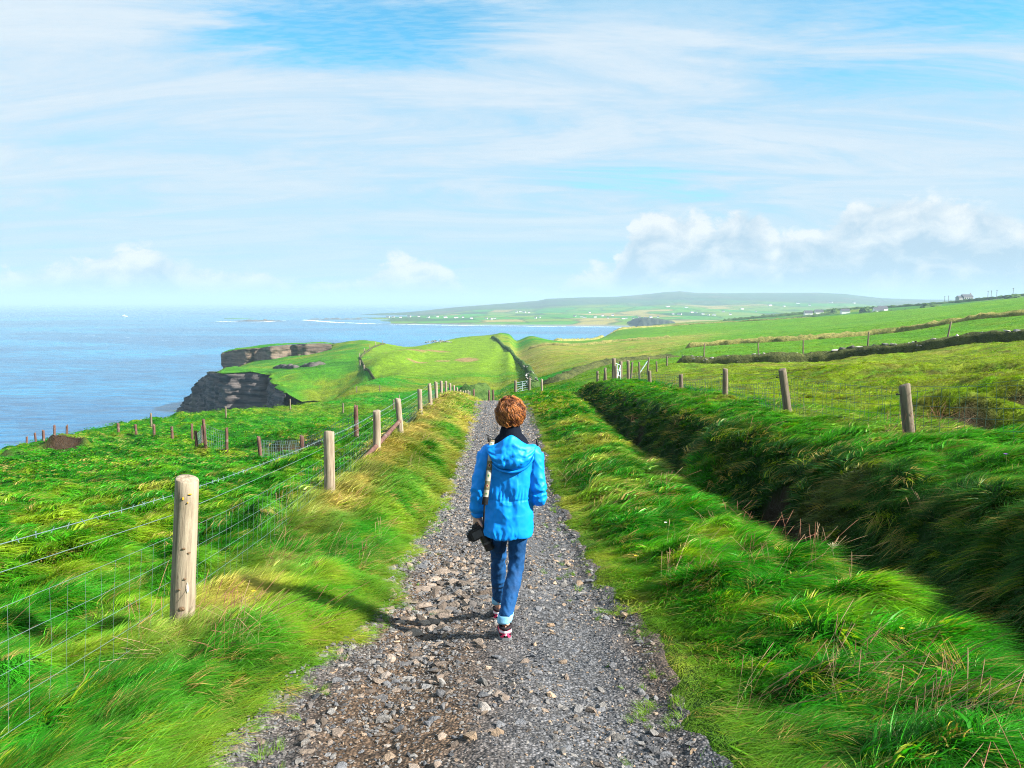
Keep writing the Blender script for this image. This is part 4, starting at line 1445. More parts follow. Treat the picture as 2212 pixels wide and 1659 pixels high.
def post_mesh(name, rad, h, seed, square=False, sink=.35, n=16, rings=14):
    rg = np.random.default_rng(seed)
    a = np.linspace(0, 2 * np.pi, n, endpoint=False)
    rows = []
    for k in range(rings):
        z = -sink + (h + sink) * k / (rings - 1)
        rr = rad * (1.05 - .10 * k / rings)
        if square:
            rr = rr / np.maximum(np.abs(np.cos(a)), np.abs(np.sin(a))) ** .75
        rr = rr * (1 + .035 * perlin(a * 1.3 + seed, a * 0 + z * 2.2, seed) + .02 * perlin(a * 5, a * 0 + z * 3, seed + 1))
        zt = 0
        if k == rings - 1:
            zt = .012 * np.cos(a - rg.uniform(0, 6)) + (.018 * rg.normal(size=n) if square else 0)
        rows.append(np.stack([np.cos(a) * rr, np.sin(a) * rr, z + zt + 0 * a], 1))
    r1 = rows[-1].copy()
    r1[:, :2] *= .93
    r1[:, 2] += .006
    rows.append(r1)
    r2 = r1.copy()
    r2[:, :2] *= .45
    r2[:, 2] += .002 + .004 * rg.normal(size=n)
    rows.append(r2)
    V = np.concatenate(rows + [np.array([[0, 0, r2[:, 2].mean()]])])
    Fq = [tuple(f) for f in grid_faces(len(rows), n, True)]
    t = len(V) - 1
    b0 = (len(rows) - 1) * n
    Fq += [(b0 + k, b0 + (k + 1) % n, t) for k in range(n)]
    return mesh_np(name, V, Fq)


def tube(pts, rad, n=5):
    """verts and faces of a thin round bar through points"""
    pts = np.array(pts, float)
    tg = np.gradient(pts, axis=0)
    tg /= np.linalg.norm(tg, axis=1)[:, None] + 1e-12
    ref = np.where(np.abs(tg[:, 2:3]) > .9, np.array([[1., 0, 0]]), np.array([[0, 0, 1.]]))
    b = np.cross(tg, ref)
    b /= np.linalg.norm(b, axis=1)[:, None] + 1e-12
    c = np.cross(tg, b)
    a = np.linspace(0, 2 * np.pi, n, endpoint=False)
    rd = np.broadcast_to(np.asarray(rad, float), (len(pts),))
    V = pts[:, None, :] + rd[:, None, None] * (np.cos(a)[None, :, None] * b[:, None, :] + np.sin(a)[None, :, None] * c[:, None, :])
    return V.reshape(-1, 3), grid_faces(len(pts), n, True)


def join(parts):
    V, Fs, k = [], [], 0
    for v, f in parts:
        V.append(v)
        Fs.append(np.asarray(f) + k)
        k += len(v)
    return np.concatenate(V), np.concatenate(Fs)


def gz1(x, y):
    return float(ground_z(np.array([float(x)]), np.array([float(y)]))[0])


def sagline(a, b, sag, n=9):
    t = np.linspace(0, 1, n)[:, None]
    p = np.array(a) * (1 - t) + np.array(b) * t
    p[:, 2] -= sag * 4 * (t * (1 - t))[:, 0]
    return p


def top_of(u, v, x, y):
    return P(u, v, y)[2]


# --- the round-post fence left of the lane
LF = thing('post_and_wire_fence', 'round timber post and wire fence left of the lane', 'fence', (0, 0, 0))
POSTS = [(None, 0.0, 1.0, 0, 0), ((407, 1033, 392, 1367), 5.0, 0, .075, 0), ((710, 933, 712, 1072), 10.1, 0, .070, 0), ((813, 888, 814, 978), 14.6, 0, .072, 0), ((859, 861, 866, 946), 17.8, 0, .068, 0),
         ((906, 841, 908, 902), 22.3, 0, .066, 0), ((927, 829, 930, 878), 27.2, 0, .066, 0), ((941, 825, 943, 864), 32, 0, .066, 0)]
for k, u in enumerate((952, 962, 971, 979, 986, 993, 999, 1004, 1009, 1013)):
    POSTS.append(((u, (823, 824, 824, 826, 828, 830, 833, 836, 840, 845)[k], u + 1, 0), (36.5, 40.5, 44.5, 48.5, 52.5, 57, 61, 65, 69.5, 74)[k], 0, .066, 0))
lf_tops, lf_base = [], []
for k, (px, y, h, rad, _) in enumerate(POSTS):
    if px is None:
        x, z = -2.05, gz1(-2.05, y)
        o = add_obj('post', post_mesh('post', .07, 1.0, 300), MAT_POST, LF)
        o.location = (x, y, z)
        lf_tops.append(np.array((x, y, z + 1.0)))
        lf_base.append(np.array((x, y, z)))
        continue
    u0, v0, u1, v1 = px
    x = P(u1, v1 or 850, y)[0]
    z = gz1(x, y) - .02
    zt = P(u0, v0, y)[2]
    xt = P(u0, v0, y)[0]
    h = zt - z
    h = min(max(h, .7), 1.15)
    o = add_obj('post', post_mesh('post', rad, h, 300 + k), MAT_POST, LF)
    o.location = (x, y, z)
    o.rotation_euler = (random.uniform(-.02, .02), (xt - x) / h if k < 8 else 0, 0)
    if k == 1:
        near_post = o
    lf_tops.append(np.array((xt, y, z + h)))
    lf_base.append(np.array((x, y, z)))
# knots, a pale scrape and lichen on the nearest post
def patch(parent, ang, z, w_, h_, matl, name, rad=.076):
    me = clump_mesh(name, .006, w_, h_, int(z * 999) % 97, 2)
    o = add_obj(name, me, matl, parent)
    o.location = (math.cos(ang) * rad, math.sin(ang) * rad, z)
    o.rotation_euler = (0, 0, ang)


near_post.rotation_euler[2] = 0
for (sx_, z, w_, h_, mm, nm) in ((-.32, .925, .006, .013, MAT_LICHEN, 'lichen'), (.22, .955, .010, .005, MAT_LICHEN, 'lichen'), (.05, .90, .004, .006, MAT_LICHEN, 'lichen'), (-.15, .60, .012, .009, MAT_KNOT, 'knot'), (.3, .57, .011, .008, MAT_KNOT, 'knot'), (.05, .40, .010, .008, MAT_KNOT, 'knot'),
                                 (-.1, .2, .018, .016, MAT_KNOT, 'knot'), (.28, .33, .007, .05, MAT_STAIN, 'scrape'), (-.35, .33, .009, .008, MAT_KNOT, 'knot')):
    fa = math.atan2(-5.0, 2.25)
    patch(near_post, fa + math.asin(sx_), z, w_, h_, mm, nm)

NETH = (.64, .49, .35, .21, .08)
wires = {'barbed_wire': [], 'plain_wire': []}
for i in range(5):
    wires['net_wire_%d' % i] = []
stays, barbs = [], []
for k in range(len(lf_tops) - 1):
    ta, tb, ba, bb = lf_tops[k], lf_tops[k + 1], lf_base[k], lf_base[k + 1]
    off = np.array((-.075, 0, 0)) if k else np.array((-.07, 0, 0))
    n_ = 12 if k < 5 else 5
    rad = .0019 if k < 3 else .0026 if k < 6 else .004

    def at(fr, sag):
        a, b = ba + (ta - ba) * fr + off, bb + (tb - bb) * fr + off
        return sagline(a, b, sag, n_)
    bw = at(.90, .02)
    wires['barbed_wire'].append(tube(bw, rad * 1.3))
    pw_ = at(.775, .012)
    wires['plain_wire'].append(tube(pw_, rad))
    nets = [at(h / 1.0, .03) for h in NETH]
    for i, nl in enumerate(nets):
        wires['net_wire_%d' % i].append(tube(nl, rad * .65, 4))
    L = np.linalg.norm(ta - tb)
    if k < 7:
        m = int(L / .155)
        for j in range(1, m):
            f = j / m
            pts = [np.array([np.interp(f, np.linspace(0, 1, n_), nl[:, c]) for c in range(3)]) for nl in (nets[0], nets[-1])]
            pts = [pts[0], (pts[0] + pts[1]) / 2 + np.array((random.gauss(0, .006), random.gauss(0, .01), 0)), pts[1]]
            stays.append(tube(pts, rad * .4, 3))
    if k < 5:
        m = int(L / .13)
        for j in range(m):
            f = (j + .5) / m
            p = np.array([np.interp(f, np.linspace(0, 1, n_), bw[:, c]) for c in range(3)])
            for s_ in (1, -1):
                d = np.array((random.uniform(-.5, .5), random.uniform(-.7, .7), s_))
                d = d / np.linalg.norm(d) * .016
                barbs.append(tube([p - d, p + d], .0016, 3))
for nm, prt in wires.items():
    V, Fc = join(prt)
    add_obj('barbed_wire' if nm[0] == 'b' else 'wire', mesh_np(nm, V, Fc), MAT_WIRE, LF)
V, Fc = join(stays)
nt_ = add_obj('netting', mesh_np('netting', V, Fc), MAT_WIRE, LF, 'stuff')
V, Fc = join(barbs)
bo = add_obj('barbs', mesh_np('barbs', V, Fc), MAT_WIRE, LF, 'stuff')
# the dark brace rail between the third and fourth posts
a_, b2_ = lf_tops[4] * .45 + lf_base[4] * .55, lf_base[3] + np.array((0, 0, .12))
V, Fc = tube([b2_ + np.array((-.1, -1.2, -.1)), b2_, (a_ + b2_) / 2, a_], .045, 8)
add_obj('brace', mesh_np('brace', V, Fc), MAT_OLD, LF)

# --- the old wine-dark posts wandering down to the cliff
OF = thing('old_fence', 'line of old dark red weathered posts straggling to the cliff edge', 'fence', (0, 0, 0))
OLD = [(770, 877, 945, 22, 32), (655, 942, 992, 24, 40), (563, 943, 991, 26, 42), (490, 925, 978, 30, 48), (444, 906, 968, 30, 50), (425, 932, 967, 30, 50), (415, 916, 952, 36, 60), (436, 920, 955, 34, 60), (372, 922, 949, 40, 65), (333, 917, 941, 42, 70), (294, 922, 937, 44, 75), (256, 926, 934, 46, 80),
       (145, 919, 945, 50, 90), (117, 919, 942, 50, 90), (94, 930, 947, 48, 85), (77, 937, 952, 46, 80), (58, 944, 958, 44, 78)]
oldp = []
for k, (u, v0, v1, ya, yb) in enumerate(OLD):
    x, y, z = ground_pt(u, v1, ya, yb)
    h = min(max(P(u, v0, y)[2] - z, .5), 1.7)
    o = add_obj('post', post_mesh('old_post', .062 if k < 8 else .07, h, 400 + k, True, .4, 12, 10), MAT_OLD, OF)
    o.location = (x, y, z)
    o.rotation_euler = (random.uniform(-.05, .05), random.uniform(-.06, .06), random.uniform(0, 3))
    oldp.append((x, y, z, h))
# crumpled netting between the leaning pair, and net panels along the near posts
def net_panel(a, b, h0, h1, nv, nh, sagx=.0, rad=.004):
    pr = []
    A, B = np.array(a[:3]), np.array(b[:3])
    for i in range(nh):
        f = h0 + (h1 - h0) * i / (nh - 1)
        pr.append(tube(sagline(A + (0, 0, f * a[3]), B + (0, 0, f * b[3]), .06, 7), rad, 4))
    for j in range(nv + 1):
        t = j / nv
        p = A * (1 - t) + B * t
        hh = a[3] * (1 - t) + b[3] * t
        pr.append(tube([p + (0, 0, h0 * hh - .05), p + (random.gauss(0, .03), 0, (h0 + h1) / 2 * hh), p + (0, 0, h1 * hh - .03)], rad, 4))
    return join(pr)


pn = []
for (i, j, nv) in ((1, 2, 24), (0, 1, 24), (4, 5, 8), (5, 7, 9), (3, 4, 10)):
    pn.append(net_panel(oldp[i], oldp[j], .1, .85, nv, 6, rad=.005))
V, Fc = join(pn)
add_obj('netting', mesh_np('old_netting', V, Fc), MAT_WIRE, OF, 'stuff')

# --- grey posts on the crest above the cove
CF = thing('crest_fence', 'spaced thin grey posts along the grassy crest above the cove', 'fence', (0, 0, 0))
for k, (u, v0, v1, ya, yb) in enumerate(((327, 899, 919, 55, 110), (488, 879, 901, 60, 120), (627, 862, 888, 60, 125), (862, 855, 868, 60, 130), (741, 875, 892, 45, 110), (820, 832, 845, 90, 190), (770, 835, 848, 100, 190), (850, 863, 885, 40, 100))):
    x, y, z = ground_pt(u, v1, ya, yb)
    h = min(max(P(u, v0, y)[2] - z, .8), 1.6)
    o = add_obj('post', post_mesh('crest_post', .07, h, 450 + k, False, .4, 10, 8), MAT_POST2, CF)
    o.location = (x, y, z)

# --- the fence on the bank, right of the lane
RF = thing('bank_fence', 'round post and wire fence on top of the grassy bank', 'fence', (0, 0, 0))
RP = [(None, 5.6, 6.0), ((1953, 831, 1963, 951), 10.4, 0), ((1689, 797, 1702, 893), 14.6, 0), ((1566, 797, 1566, 862), 20.5, 0), ((1470, 809, 1471, 847), 26.5, 0), ((1402, 809, 1403, 845), 32, 0), ((1356, 779, 1357, 836), 37, 0), ((1329, 790, 1330, 832), 42, 0), ((1290, 785, 1291, 824), 47, 0)]
rt, rb_ = [], []
for k, (px, y, x0) in enumerate(RP):
    if px is None:
        x, z, h, xt = 5.75, gz1(5.75, y), .95, 5.75
    else:
        u0, v0, u1, v1 = px
        x = P(u1, v1, y)[0]
        xt = P(u0, v0, y)[0]
        z = gz1(x, y) - .03
        h = min(max(P(u0, v0, y)[2] - z, .55), 1.5)
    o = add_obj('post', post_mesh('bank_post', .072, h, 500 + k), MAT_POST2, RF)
    o.location = (x, y, z)
    o.rotation_euler = (0, (xt - x) / h, 0)
    if k in (1, 2, 3, 4):
        io = add_obj('insulator', clump_mesh('insulator', .022, .022, .02, k, 1), MAT_BLACK, RF)
        io.location = (xt - .10, y - .02, z + h * .82)
        V, Fc = tube([(xt - .1, y - .02, z + h * .82), (xt - .04, y, z + h * .82)], .006, 5)
        add_obj('insulator_pin', mesh_np('pin', V, Fc), MAT_BLACK, RF)
    rt.append(np.array((xt, y, z + h)))
    rb_.append(np.array((x, y, z)))
pr, pr2 = [], []
for k in range(len(rt) - 1):
    nv = max(4, int(np.linalg.norm(rt[k] - rt[k + 1]) / .16))
    a, b = rb_[k], rb_[k + 1]
    pr.append(net_panel((*(a + (.08, 0, 0)), .95), (*(b + (.08, 0, 0)), .95 if k < 2 else .6), .05, .72, nv, 6, rad=.0022 if k < 2 else .003))
    pr2.append(tube(sagline(rt[k] - (-.07, 0, .1), rt[k + 1] - (-.07, 0, .1), .02), .0022, 4))
V, Fc = join(pr)
add_obj('netting', mesh_np('bank_netting', V, Fc), MAT_GREENWIRE, RF, 'stuff')
V, Fc = join(pr2)
add_obj('wire', mesh_np('bank_wire', V, Fc), MAT_GREENWIRE, RF)

# --- posts and gate by the pasture corner
def field_gate(name, label, p0, p1, h, bars, postr=.085, matl=MAT_STEEL, lift=.15):
    """a tubular gate between two posts"""
    p0, p1 = np.array(p0), np.array(p1)
    g = thing(name, label, 'gate', tuple(p0))
    for k, p in enumerate((p0, p1)):
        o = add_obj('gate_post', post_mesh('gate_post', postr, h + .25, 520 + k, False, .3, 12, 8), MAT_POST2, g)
        o.location = tuple(p - p0)
    d = p1 - p0
    a, b = d * .05, d * .95
    for k in range(bars):
        z = lift + (h - lift) * k / (bars - 1)
        V, Fc = tube([a + (0, 0, z), b + (0, 0, z)], .025, 6)
        add_obj('bar', mesh_np('bar', V, Fc), matl, g)
    for f in (.05, .5, .95):
        V, Fc = tube([d * f + (0, 0, lift), d * f + (0, 0, h)], .026, 6)
        add_obj('upright', mesh_np('upright', V, Fc), matl, g)
    V, Fc = tube([a + (0, 0, lift), b + (0, 0, h)], .02, 6)
    add_obj('brace', mesh_np('brace', V, Fc), matl, g)
    return g


y_ = 46.0
pA = P(1325, 815, y_)
pB = P(1340, 810, 50.0)
zA, zB = gz1(pA[0], y_), gz1(pB[0], 50.0)
field_gate('field_gate', 'tall five bar steel gate seen almost end on beyond the bank', (pA[0], y_, zA), (pB[0], 50.0, zB), P(1325, 776, y_)[2] - zA - .2, 6, .11)
y_ = 84.0
pA, pB = P(1113, 855, y_), P(1143, 855, y_)
field_gate('lane_gate', 'low pale steel gate at the foot of the lane by the overgrown wall', (pA[0], y_, gz1(pA[0], y_)), (pB[0], y_, gz1(pB[0], y_)), 1.1, 5, .14)

CP_ = thing('corner_fence', 'short fence of thin posts between steel gate and dark wall', 'fence', (0, 0, 0))
cps = []
for k, (u, v0, v1, y) in enumerate(((1303, 795, 822, 48), (1310, 798, 825, 46), (1362, 782, 803, 58), (1381, 782, 803, 62), (1398, 772, 800, 66), (1418, 782, 799, 70), (1440, 776, 797, 74))):
    x = P(u, v1, y)[0]
    z = gz1(x, y)
    h = min(max(P(u, v0, y)[2] - z, .9), 1.9)
    o = add_obj('post', post_mesh('corner_post', .075, h, 540 + k, False, .3, 10, 8), MAT_POST2, CP_)
    o.location = (x, y, z)
    o.rotation_euler = (0, random.uniform(-.08, .08), 0)
    cps.append((x, y, z, h))
x, y, z, h = cps[4]
V, Fc = tube([(x, y, z + h * .8), (x - .8, y - .2, z)], .05, 6)
add_obj('brace', mesh_np('brace', V, Fc), MAT_STEEL, CP_)
WP = thing('wall_fence', 'thin leaning posts standing along the dark pasture wall', 'fence', (0, 0, 0))
wpp = []
for k, (u, v0, v1, y) in enumerate(((1521, 757, 776, 80.5), (1640, 762, 775, 78.5), (1737, 752, 772, 77.5), (1875, 741, 762, 75), (2046, 725, 750, 72))):
    x = P(u, v1, y)[0]
    z = gz1(x, y)
    h = 2.2 if k != 1 else 1.9
    o = add_obj('post', post_mesh('wall_post', .06, h, 560 + k, True, .3, 8, 6), MAT_OLD if k > 5 else MAT_POST2, WP)
    o.location = (x, y + .3, z)
    o.rotation_euler = (0, (0.02, -.05, -.03, .04, .16)[k], 0)
HFn = thing('headland_fence', 'faint wire fence down the edge of the far headland field', 'fence', (0, 0, 0))
for k, (u, v, y) in enumerate(((830, 744, 368), (815, 752, 335), (803, 760, 308), (792, 768, 285), (782, 778, 262), (783, 788, 240), (792, 797, 225))):
    x = P(u, v, y)[0]
    o = add_obj('post', post_mesh('far_post', .14, 1.7, 580 + k, False, .3, 6, 4), MAT_POST, HFn)
    o.location = (x - .8, y, gz1(x - .8, y))
LG = thing('valley_fence', 'few dark posts by the hedge below the end of the lane', 'fence', (0, 0, 0))
for k, (u, v0, v1, y) in enumerate(((1023, 848, 866, 80), (1056, 843, 866, 80), (1065, 850, 866, 80), (1170, 830, 852, 76))):
    x = P(u, v1, y)[0]
    o = add_obj('post', post_mesh('valley_post', .1, 1.2, 590 + k, True, .3, 6, 4), MAT_OLD if k < 3 else MAT_POST, LG)
    o.location = (x, y, gz1(x, y))

# ------------------------------------------------------------------ grass
def blade_tuft(name, nb, segs, width, spread, lean, seed, stalk=False):
    """a tuft of bent blades, one unit tall, leaning to +X"""
    rg = np.random.default_rng(seed)
    V, Fs, C = [], [], []
    for k in range(nb):
        a, rr = rg.uniform(0, 6.28), spread * math.sqrt(rg.uniform())
        bx, by = math.cos(a) * rr, math.sin(a) * rr
        L = rg.uniform(.55, 1.08)
        d = rg.normal(0, .36)
        dx_, dy_ = math.cos(d), math.sin(d)
        ln = lean * rg.uniform(.45, 1.35) * L
        up_ = L * (1 - .28 * min(1.2, ln / L))
        wd = width * rg.uniform(.7, 1.3)
        fa = rg.uniform(0, 6.28)
        wx, wy = math.cos(fa) * wd, math.sin(fa) * wd
        c = rg.uniform(0, 1)
        base = len(V)
        for j in range(segs):
            t = j / segs
            px, py, pz = bx + dx_ * ln * t ** 1.8, by + dy_ * ln * t ** 1.8, up_ * (t - .22 * ln * t ** 3) - .12 * (1 - t) * (j == 0)
            tw = (1 - .65 * t)
            V += [(px - wx * tw, py - wy * tw, pz), (px + wx * tw, py + wy * tw, pz)]
            C += [(c, t, 0)] * 2
            if j:
                b = base + 2 * (j - 1)
                Fs.append((b, b + 1, b + 3, b + 2))
        V.append((bx + dx_ * ln, by + dy_ * ln, up_ * (1 - .22 * ln)))
        C.append((c, 1, 0))
        b = base + 2 * (segs - 1)
        Fs.append((b, b + 1, b + 2))
    me = mesh_np(name, V, Fs, True)
    set_col(me, 'Blade', np.array(C))
    return me


def stalk_tuft(name, nb, seed):
    """stiff dead flower stalks with seed heads, one unit tall"""
    rg = np.random.default_rng(seed)
    prt, cols = [], []
    for k in range(nb):
        bx, by = rg.normal(0, .10, 2)
        L = rg.uniform(.6, 1.05)
        tx, ty = rg.normal(.42, .22), rg.normal(-.12, .2)
        t = np.array([0, .35, .68, .72, .86, .97, 1.0])
        pts = np.stack([bx + tx * t ** 1.5, by + ty * t ** 1.5, L * t - .1 * (t == 0)], 1)
        rad = np.array([.0011, .001, .0009, .0026, .0032, .0026, .0006])
        v, f = tube(pts, rad, 4)
        prt.append((v, f))
        cc = np.repeat(np.stack([np.full(7, rg.uniform()), t, (t > .7) * 1.0], 1), 4, 0)
        cols.append(cc)
    V, Fs = join(prt)
    me = mesh_np(name, V, Fs, True)
    set_col(me, 'Blade', np.concatenate(cols))
    return me


def grass_material():
    m = bpy.data.materials.new('grass_blade')
    m.use_nodes = True
    t = NT(m.node_tree)
    at = t.new('ShaderNodeAttribute', attribute_type='INSTANCER', attribute_name='tint')
    bl = t.new('ShaderNodeVertexColor', layer_name='Blade')
    sp = t.new('ShaderNodeSeparateColor')
    t.link(bl.outputs[0], sp.inputs[0])
    rnd, along, _ = sp.outputs[0], sp.outputs[1], sp.outputs[2]
    k = t.ramp(t.math('FRACT', t.math('MULTIPLY', rnd, 5.7)), 0, 1, .66, 1.36, False)
    vm = t.new('ShaderNodeVectorMath', operation='SCALE')
    t.link(at.outputs['Vector'], vm.inputs[0])
    t.link(k, vm.inputs['Scale'])
    dry = t.math('ADD', t.ramp(rnd, .915, .935, 0, .7), t.ramp(along, .82, 1.0, 0, .12), clamp=True)
    c = t.mix(dry, vm.outputs[0], (.40, .31, .10))
    df = t.new('ShaderNodeBsdfDiffuse')
    tr = t.new('ShaderNodeBsdfTranslucent')
    gl = t.new('ShaderNodeBsdfGlossy')
    gl.inputs['Roughness'].default_value = .42
    gl.inputs['Color'].default_value = (.85, .95, .75, 1)
    t.link(c, df.inputs[0])
    tc_ = t.mix(1.0, c, (1.15, 1.25, .55), 'MULTIPLY')
    t.link(tc_, tr.inputs[0])
    m1 = t.new('ShaderNodeMixShader')
    m1.inputs[0].default_value = .36
    t.link(df.outputs[0], m1.inputs[1])
    t.link(tr.outputs[0], m1.inputs[2])
    m2 = t.new('ShaderNodeMixShader')
    m2.inputs[0].default_value = .022
    t.link(m1.outputs[0], m2.inputs[1])
    t.link(gl.outputs[0], m2.inputs[2])
    o = t.new('ShaderNodeOutputMaterial')
    t.link(m2.outputs[0], o.inputs[0])
    return m


def stalk_material():
    m, t, b, o = mat('dead_stalk')
    at = t.new('ShaderNodeAttribute', attribute_type='INSTANCER', attribute_name='tint')
    bl = t.new('ShaderNodeVertexColor', layer_name='Blade')
    sp = t.new('ShaderNodeSeparateColor')
    t.link(bl.outputs[0], sp.inputs[0])
    vm = t.new('ShaderNodeVectorMath', operation='SCALE')
    t.link(at.outputs['Vector'], vm.inputs[0])
    t.link(t.ramp(sp.outputs[0], 0, 1, .65, 1.35, False), vm.inputs['Scale'])
    c = t.mix(t.math('MULTIPLY', sp.outputs[2], .55), vm.outputs[0], (.20, .095, .06))
    t.link(c, b.inputs['Base Color'])
    b.inputs['Roughness'].default_value = .9
    return m


MAT_GRASS = grass_material()
MAT_STALK = stalk_material()
TUFTS = []
for k in range(4):
    TUFTS.append((blade_tuft('tuft_near_%d' % k, 28, 4, .0088, .24, .72, 600 + k), MAT_GRASS))
for k in range(3):
    TUFTS.append((blade_tuft('tuft_mid_%d' % k, 20, 3, .022, .36, .55, 620 + k), MAT_GRASS))
for k in range(3):
    TUFTS.append((blade_tuft('tuft_far_%d' % k, 16, 2, .055, .8, .55, 640 + k), MAT_GRASS))
for k in range(2):
    TUFTS.append((blade_tuft('tuft_broad_%d' % k, 13, 4, .026, .16, .55, 660 + k), MAT_GRASS))
bands = ((1.2, 5, 14000), (5, 9, 27000), (9, 20, 44000), (20, 45, 46000), (45, 110, 36000), (110, 260, 16000))
gx_, gy_ = [], []
for r0, r1, n in bands:
    r_ = np.exp(rng.uniform(math.log(r0), math.log(r1), n))
    f_ = np.radians(rng.uniform(-45, 45, n))
    gx_.append(r_ * np.sin(f_))
    gy_.append(r_ * np.cos(f_))
gx_, gy_ = np.concatenate(gx_), np.concatenate(gy_)
rr_ = np.sqrt(gx_ ** 2 + gy_ ** 2)
op_ = on_path(gx_, gy_) + .07 * fbm(gx_ * 4, gy_ * 4, 2, 301)
keep = (op_ < 0.0) | (gy_ > 60)
keep &= ~((op_ > -.12) & (rng.uniform(size=len(gx_)) < .45) & (gy_ < 60))
far_ = rr_ > 55
sdv = np.full(len(gx_), 99.0)
sdv[far_] = land_sd(gx_[far_], gy_[far_])
keep &= sdv > 5.5
for (hx, hy, ra, dp) in HOLLOWS:
    keep &= ~((((gx_ - hx) ** 2 + (gy_ - hy) ** 2) < (ra * .62) ** 2) & (dp > .3))
for (hx, hy, wx_, hh_) in SCARPS:
    keep &= ~((np.abs(gx_ - hx) < wx_ * .95) & (gy_ > hy - 2.2) & (gy_ < hy + .5))
keep &= ~((gx_ > 3.3) & (gx_ < 4.2) & (gy_ < 42) & (fbm(gx_ * 1.1, gy_ * .55, 3, 106) > .52))
# the smooth far fields need none
keep &= ~((gy_ > 190) & (gx_ / gy_ > -.18) & (gx_ / gy_ < -.02))
gx_, gy_, rr_, op_ = gx_[keep], gy_[keep], rr_[keep], op_[keep]
gz_ = ground_z(gx_, gy_)
e_ = .06
e_ = np.clip(rr_ * .01, .05, .6)
sxp = (ground_z(gx_ + e_, gy_) - gz_) / e_
syp = (ground_z(gx_, gy_ + e_) - gz_) / e_
nrm_ = np.stack([-sxp, -syp, np.ones_like(sxp)], 1)
nrm_ /= np.linalg.norm(nrm_, axis=1)[:, None]
steep = np.sqrt(sxp ** 2 + syp ** 2)
# height of growth
d_ = np.where(gy_ < 60, -op_, 3.0)
hgt = .21 + .05 * fbm(gx_ * .8, gy_ * .8, 2, 311)
left = gx_ < -2.6
hgt = np.where(left, hgt * .95, hgt * 1.12)
hgt = np.where((gx_ > .5) & (gx_ < 3.2), hgt * 1.15, hgt)
bank_ = (gx_ > 3.2) & (gx_ < 5.6) & (gy_ < 46)
hgt = np.where(bank_, np.where(gx_ < 4.0, hgt * .95, hgt * .52), hgt)
hgt = np.where((gx_ > fence_x(gy_) - .5) & (gx_ < -.8), hgt * np.interp(gy_, [0, 5.6, 8], [.5, .55, .85]), hgt)
hgt = np.where(d_ < .8, np.minimum(hgt, .055 + .30 * np.maximum(d_, 0)), hgt)
pasture = sstep(5.8, 7.6, gx_)
tus = sstep(.25, .75, fbm(gx_ * .9, gy_ * .9, 3, 321))
hgt = hgt * (1 - pasture) + pasture * (.075 + .13 * tus)
lodm = np.interp(rr_, [0, 9, 20, 45, 110, 260], [1, 1.0, 1.05, 1.15, 1.4, 1.7])
clump = .55 + .75 * sstep(-.5, .55, fbm(gx_ * 2.6, gy_ * 2.6, 2, 313))
hgt = hgt * lodm * clump * rng.uniform(.7, 1.25, len(gx_))
hgt = hgt * np.interp(rr_, [14, 30, 60], [1, .62, .5])
wid = np.interp(rr_, [0, 5, 9, 20, 45, 110, 260], [.30, .30, .34, .46, .75, 1.3, 2.3]) * rng.uniform(.8, 1.25, len(gx_))
wid = np.where(pasture > .5, wid * .8, wid)
idx = np.where(rr_ < 9.5, rng.integers(0, 4, len(gx_)), np.where(rr_ < 26, 4 + rng.integers(0, 3, len(gx_)), 7 + rng.integers(0, 3, len(gx_))))
broad = (rr_ < 14) & (gx_ < 2.6) & (gx_ > -2.4) & (fbm(gx_ * 1.5, gy_ * 1.5, 2, 331) > -.1) & (rng.uniform(size=len(gx_)) < .2)
broad |= (rr_ < 24) & (gx_ > 3.1) & (gx_ < 4.4) & (rng.uniform(size=len(gx_)) < .10)
idx = np.where(broad, 10 + rng.integers(0, 2, len(gx_)), idx)
# direction the wind has combed it, pulled downhill where the ground is steep
wa = R(-8) + .7 * perlin(gx_ * .3, gy_ * .3, 341) + .35 * perlin(gx_ * 1.3, gy_ * 1.3, 342) + rng.normal(0, .2, len(gx_))
wa = wa + np.where(gx_ > .5, -.5, .15)
ldx = np.cos(wa) - sxp * 1.6 * np.minimum(1, steep)
ldy = np.sin(wa) - syp * 1.6 * np.minimum(1, steep)
upv = nrm_ * .55 + np.array((0, 0, .45))
upv /= np.linalg.norm(upv, axis=1)[:, None]
xa = np.stack([ldx, ldy, np.zeros_like(ldx)], 1)
xa -= upv * (xa * upv).sum(1)[:, None]
xa /= np.linalg.norm(xa, axis=1)[:, None] + 1e-9
ya = np.cross(upv, xa)
rot_ = np.stack([np.arctan2(ya[:, 2], upv[:, 2]), np.arcsin(np.clip(-xa[:, 2], -1, 1)), np.arctan2(xa[:, 1], xa[:, 0])], 1)
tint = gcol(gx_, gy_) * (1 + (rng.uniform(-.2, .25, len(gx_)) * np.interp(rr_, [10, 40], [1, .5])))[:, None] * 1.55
q_ = rng.uniform(size=len(gx_))
nr_ = (rr_ < 40) & (pasture < .5)
tint = np.where((nr_ & (q_ < .05))[:, None], STRAW * 1.3, tint)
tint = np.where((nr_ & (q_ > .93))[:, None], YGREEN * 1.3, tint)
hs_ = np.where(rr_ < 9.5, hgt, np.minimum(wid, hgt * 3))
lie = np.where((gx_ > .4) & (gx_ < 5.8) & (gy_ < 60), .54, np.where(gx_ < fence_x(gy_) - .2, .60, .8)) * (1 - .0 * hgt)
lie = np.where(pasture > .5, .9, lie)
scl = np.stack([(wid * .35 + hgt * .65) * (1.75 - .75 * lie), wid, hgt * lie], 1)
grass = scatter('grass', np.stack([gx_, gy_, gz_ - .01], 1), rot_, scl, idx, tint, TUFTS, 'long wind combed green grass covering verges, bank and fields')

